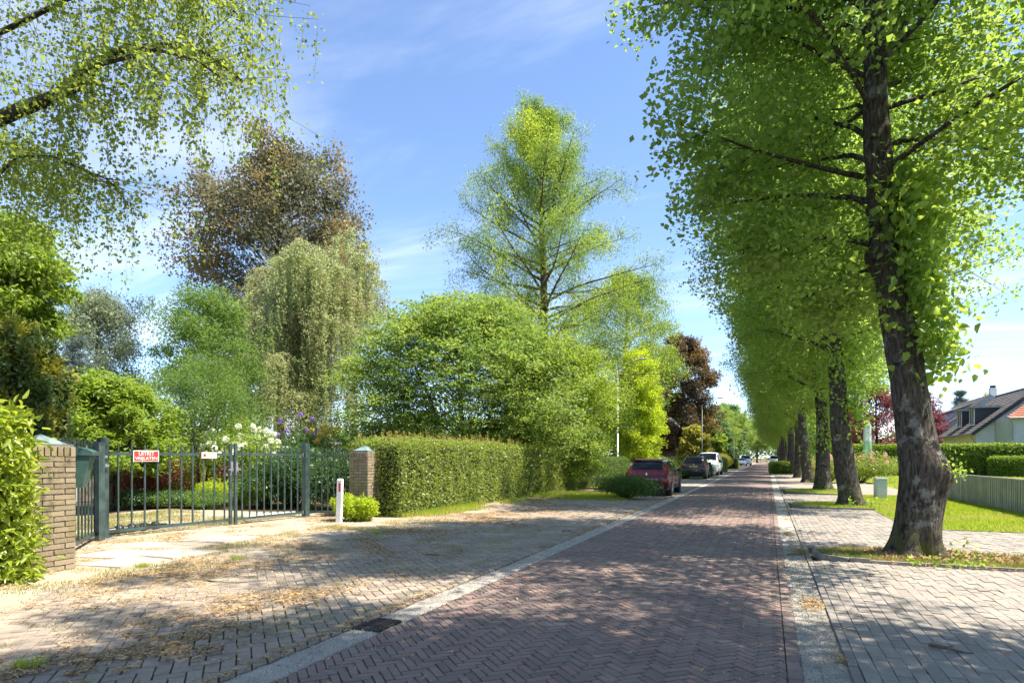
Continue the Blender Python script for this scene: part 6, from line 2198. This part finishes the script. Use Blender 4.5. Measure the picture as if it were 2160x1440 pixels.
def dormer(yc, w, zb, zt, x_front):
    d = bpy.data.objects.new('dormer', None); COL.objects.link(d); d.parent = house; d.location = (0, yc, 0); d.empty_display_size = .1
    xb = (zt - eave) / slope + .2
    for s in (-1, 1):
        b = MB()
        b.add([(x_front, s * w / 2, zb), (x_front, s * w / 2, zt), (xb, s * w / 2, zt), (max(x_front, (zb - eave) / slope), s * w / 2, zb - .1)], [(0, 1, 2, 3) if s > 0 else (3, 2, 1, 0)])
        b.build('cheek', M['fascia'], d)
    b = MB(); b.add([(x_front, -w / 2, zb - .2), (x_front, w / 2, zb - .2), (x_front, w / 2, zt), (x_front, -w / 2, zt)], [(3, 2, 1, 0)]); b.build('face', M['fascia'], d)
    b = MB(); b.box(((x_front - .35 + xb) / 2, 0, zt + .11), (xb - x_front + .35, w + .5, .2)); b.build('flat_roof', M['lead'], d)
    e = d
    window(e, (x_front - .03, 0, (zb + zt) / 2 - .02), w - .08, zt - zb - .06, 'x-', 'window', 1)
dormer(3.1, 1.55, 4.62, 6.2, .55)
dormer(7.3, 1.55, 4.62, 6.2, .55)
# chimney of the rear wing
# side extension with a red roof towards the camera
ext = empty('house_annex', (hx0 + 1.4, hy0 - 4.5, 0), 0, 'blue-grey annex with a red tiled roof joined to the villa', 'house')
b = MB(); b.add([(0, 0, 0), (8, 0, 0), (8, 0, 4.9), (0, 0, 4.9), (0, 4.44, 0), (0, 4.44, 4.9)], [(0, 1, 2, 3), (4, 0, 3, 5)]); b.build('wall', M['greyrender'], ext)
rb_ = MB()
sl_ = .42
for k in range(12):
    y0, y1 = -.5 + k * .42, -.5 + (k + 1) * .42 + .05
    z0, z1 = 4.85 + (k * .42) * sl_, 4.85 + ((k + 1) * .42) * sl_
    for j in range(24):
        x0, x1 = -.4 + max(0, k * .30) + j * .36, -.4 + max(0, k * .30) + j * .36 + .345
        rb_.add([(x0, y0, z0 + .06), (x1, y0, z0 + .06), (x1, y1, z1 + .02), (x0, y1, z1 + .02), (x0, y0, z0), (x1, y0, z0)], [(0, 1, 2, 3), (4, 5, 1, 0)])
q = rb_.build('roof_tile', M['redtile'], ext); q['kind'] = 'stuff'
b = MB(); b.tube([(-.35, -.5, 4.84), (8, -.5, 4.84)], .07, 8); b.build('rain_gutter', M['lead'], ext)
b = MB(); b.tube([(-.3, -.45, 4.8), (.04, -.06, 4.3), (.04, -.06, 0)], .045, 8); b.build('downpipe', M['lead'], ext)
window(ext, (2.0, -.02, 2.6), 2.0, 1.5, 'y-', 'window', 1)
# rear wing further along, with its long shed dormer
w2 = empty('white_house', (16.4, 83.0, 0), 0, 'further white house wing with a long shed dormer and chimney', 'house')
W2, L2, E2, R2 = 6.2, 11.0, 3.4, 8.4
b = MB(); b.add([(0, 0, 0), (0, L2, 0), (0, L2, E2), (0, 0, E2)], [(0, 1, 2, 3)]); b.build('front_wall', M['render'], w2)
b = MB(); b.add([(0.003, 0, 0), (2 * W2, 0, 0), (2 * W2, 0, E2), (W2, 0, R2 - .1), (.003, 0, E2 - .05)], [(0, 1, 2, 3, 4)]); b.build('gable_wall', M['render'], w2)
slab_roof(w2, 'roof_tile', 0, E2, W2, R2, -.35, L2 + .3, M['rooftile'], 24)
slab_roof(w2, 'roof_tile', 2 * W2, E2, W2, R2, -.35, L2 + .3, M['rooftile'], 24)
for s_ in (0, 1):
    b = MB()
    a0 = Vector((-.34 if not s_ else 2 * W2 + .34, -.37, E2 - .30)); a1 = Vector((W2, -.37, R2 + .02))
    b.add([a0, a1, a1 + Vector((0, 0, -.5)), a0 + Vector((0, 0, -.36))], [(0, 3, 2, 1)])
    b.build('verge_board', M['lead'], w2)
b = MB(); b.box((W2 + .7, 1.6, R2 + .05), (.6, .6, 1.7)); ch = b.build('chimney', M['winframe'], w2)
b = MB(); b.box((W2 + .7, 1.6, R2 + 1.05), (.45, .45, .3)); b.build('chimney_pot', M['fascia'], ch)
sd = bpy.data.objects.new('shed_dormer', None); COL.objects.link(sd); sd.parent = w2; sd.empty_display_size = .1
b = MB(); b.add([(1.0, 2.6, 4.3), (1.0, 2.6, 5.9), (4.9, 2.6, 7.3), (1.9, 2.6, 4.9)], [(0, 1, 2, 3)]); b.build('cheek', M['render'], sd); b = MB(); b.add([(1.0, 9.5, 4.3), (1.0, 9.5, 5.9), (4.9, 9.5, 7.3), (1.9, 9.5, 4.9)], [(3, 2, 1, 0)]); b.build('cheek', M['render'], sd)
b = MB(); b.add([(1.0, 2.6, 4.0), (1.0, 9.5, 4.0), (1.0, 9.5, 5.9), (1.0, 2.6, 5.9)], [(0, 1, 2, 3)]); b.build('face', M['fascia'], sd)
b = MB()
vs = [(.6, 2.3, 5.75), (.6, 9.8, 5.75), (5.2, 9.8, 7.45), (5.2, 2.3, 7.45)]
b.add(vs + [(v[0], v[1], v[2] + .25) for v in vs], [(4, 7, 6, 5), (0, 1, 2, 3), (0, 4, 5, 1), (3, 7, 4, 0), (1, 5, 6, 2)]); b.build('roof', M['rooftile'], sd)
window(w2, (.96, 3.6, 5.0), 1.5, 1.4, 'x-', 'window', 1)
# dark brick house beyond the copper beech
dh = empty('brick_house', tuple(Vector(at(1432, 86))), 0, 'dark brick house half hidden behind copper beech and hedge', 'house')
b = MB(); b.box((-3, 4, 2.6), (7, 8, 5.2)); b.build('wall', M['darkbrick'], dh)
b = MB()
b.add([(-6.9, -.4, 5.1), (.9, -.4, 5.1), (.9, 8.4, 5.1), (-6.9, 8.4, 5.1), (-3, -.4, 8.4), (-3, 8.4, 8.4)], [(0, 1, 4), (1, 2, 5, 4), (2, 3, 5), (3, 0, 4, 5)]); b.build('roof', M['rooftile'], dh)
for k, xx in enumerate((-4.8, -2.2)):
    window(dh, (xx, -.02, 2.9), 1.3, 1.4, 'y-', 'window', 1)
window(dh, (.52, 3, 2.9), 1.3, 1.4, 'x-', 'window', 1)

# ------------------------------------------------------------------ garden shed behind the magnolia
sp = at(160, 21)
sh = empty('garden_shed', sp, TH + .2, 'wooden garden shed with pale door posts behind the magnolia', 'shed')
for k in range(16):
    b = MB(); b.box((-1.6 + k * .2, random.uniform(-.004, .004), 1.2), (.19, .03, 2.4)); b.build('board', M['woodpale'] if k in (2, 3, 7, 8, 12) else M['wood'], sh)
b = MB(); b.box((0, 1.2, 1.15), (3.2, 2.3, 2.3)); b.build('wall', M['wood'], sh)
b = MB(); b.add([(-1.8, -.2, 2.4), (1.8, -.2, 2.4), (1.8, 2.6, 2.4), (-1.8, 2.6, 2.4), (-1.8, 1.2, 2.75), (1.8, 1.2, 2.75)], [(0, 1, 5, 4), (2, 3, 4, 5), (0, 4, 3), (1, 2, 5), (0, 3, 2, 1)]); b.build('roof', M['rooftile'], sh)
b = MB(); b.box((.1, -.03, 1.62), (.5, .02, .06)); b.build('hinge', M['black'], sh)
# grey garage roof glimpsed under the weeping birch
gp = at(570, 44)
gh = empty('garage', gp, TH, 'low grey flat-roofed garage behind the snowball bush', 'garage')
b = MB(); b.box((0, 2.5, 1.25), (7, 5, 2.5)); b.build('wall', M['greyrender'], gh)
b = MB(); b.box((0, 2.5, 2.6), (7.4, 5.4, .2)); b.build('roof', M['lead'], gh)

# fence and sign board at the end of the street
ef = empty('end_fence', (-3.5, 178, 0), 0, 'low wooden rail fence closing the street end', 'fence')
for k in range(9):
    b = MB(); b.box((k * 1.6, 0, .6), (.12, .12, 1.2)); b.build('post', M['wood'], ef)
for z in (.5, 1.0):
    b = MB(); b.box((6.4, 0, z), (13, .05, .12)); b.build('rail', M['wood'], ef)
es = empty('street_board', (1.0, 176, 0), 0, 'small white board on posts at the street end', 'sign')
b = MB(); b.box((0, 0, 1.6), (1.1, .05, 1.3)); b.build('board', M['white'], es)
b = MB(); b.box((-.4, .04, .5), (.08, .04, 1.0)); b.build('post', M['steel'], es)
b = MB(); b.box((.4, .04, .5), (.08, .04, 1.0)); b.build('post', M['steel'], es)

# lettering becomes plain mesh
bpy.context.view_layer.update()
dg_ = bpy.context.evaluated_depsgraph_get()
for o, tw_ in pending:
    me = bpy.data.meshes.new_from_object(o.evaluated_get(dg_))
    co = np.zeros(len(me.vertices) * 3, np.float32)
    me.vertices.foreach_get('co', co)
    co = co.reshape(-1, 3)
    co[:, 0] *= tw_ / (co[:, 0].max() - co[:, 0].min())
    co[:, 1] *= .078 / max(.01, co[:, 1].max() - co[:, 1].min()) if tw_ != .30 or o.parent != clio else .7
    me.vertices.foreach_set('co', co.ravel())
    n_ = o.name
    p_, l_, r_ = o.parent, o.location.copy(), o.rotation_euler.copy()
    bpy.data.objects.remove(o)
    q = link('lettering', me, p_)
    q.location = l_
    q.rotation_euler = r_
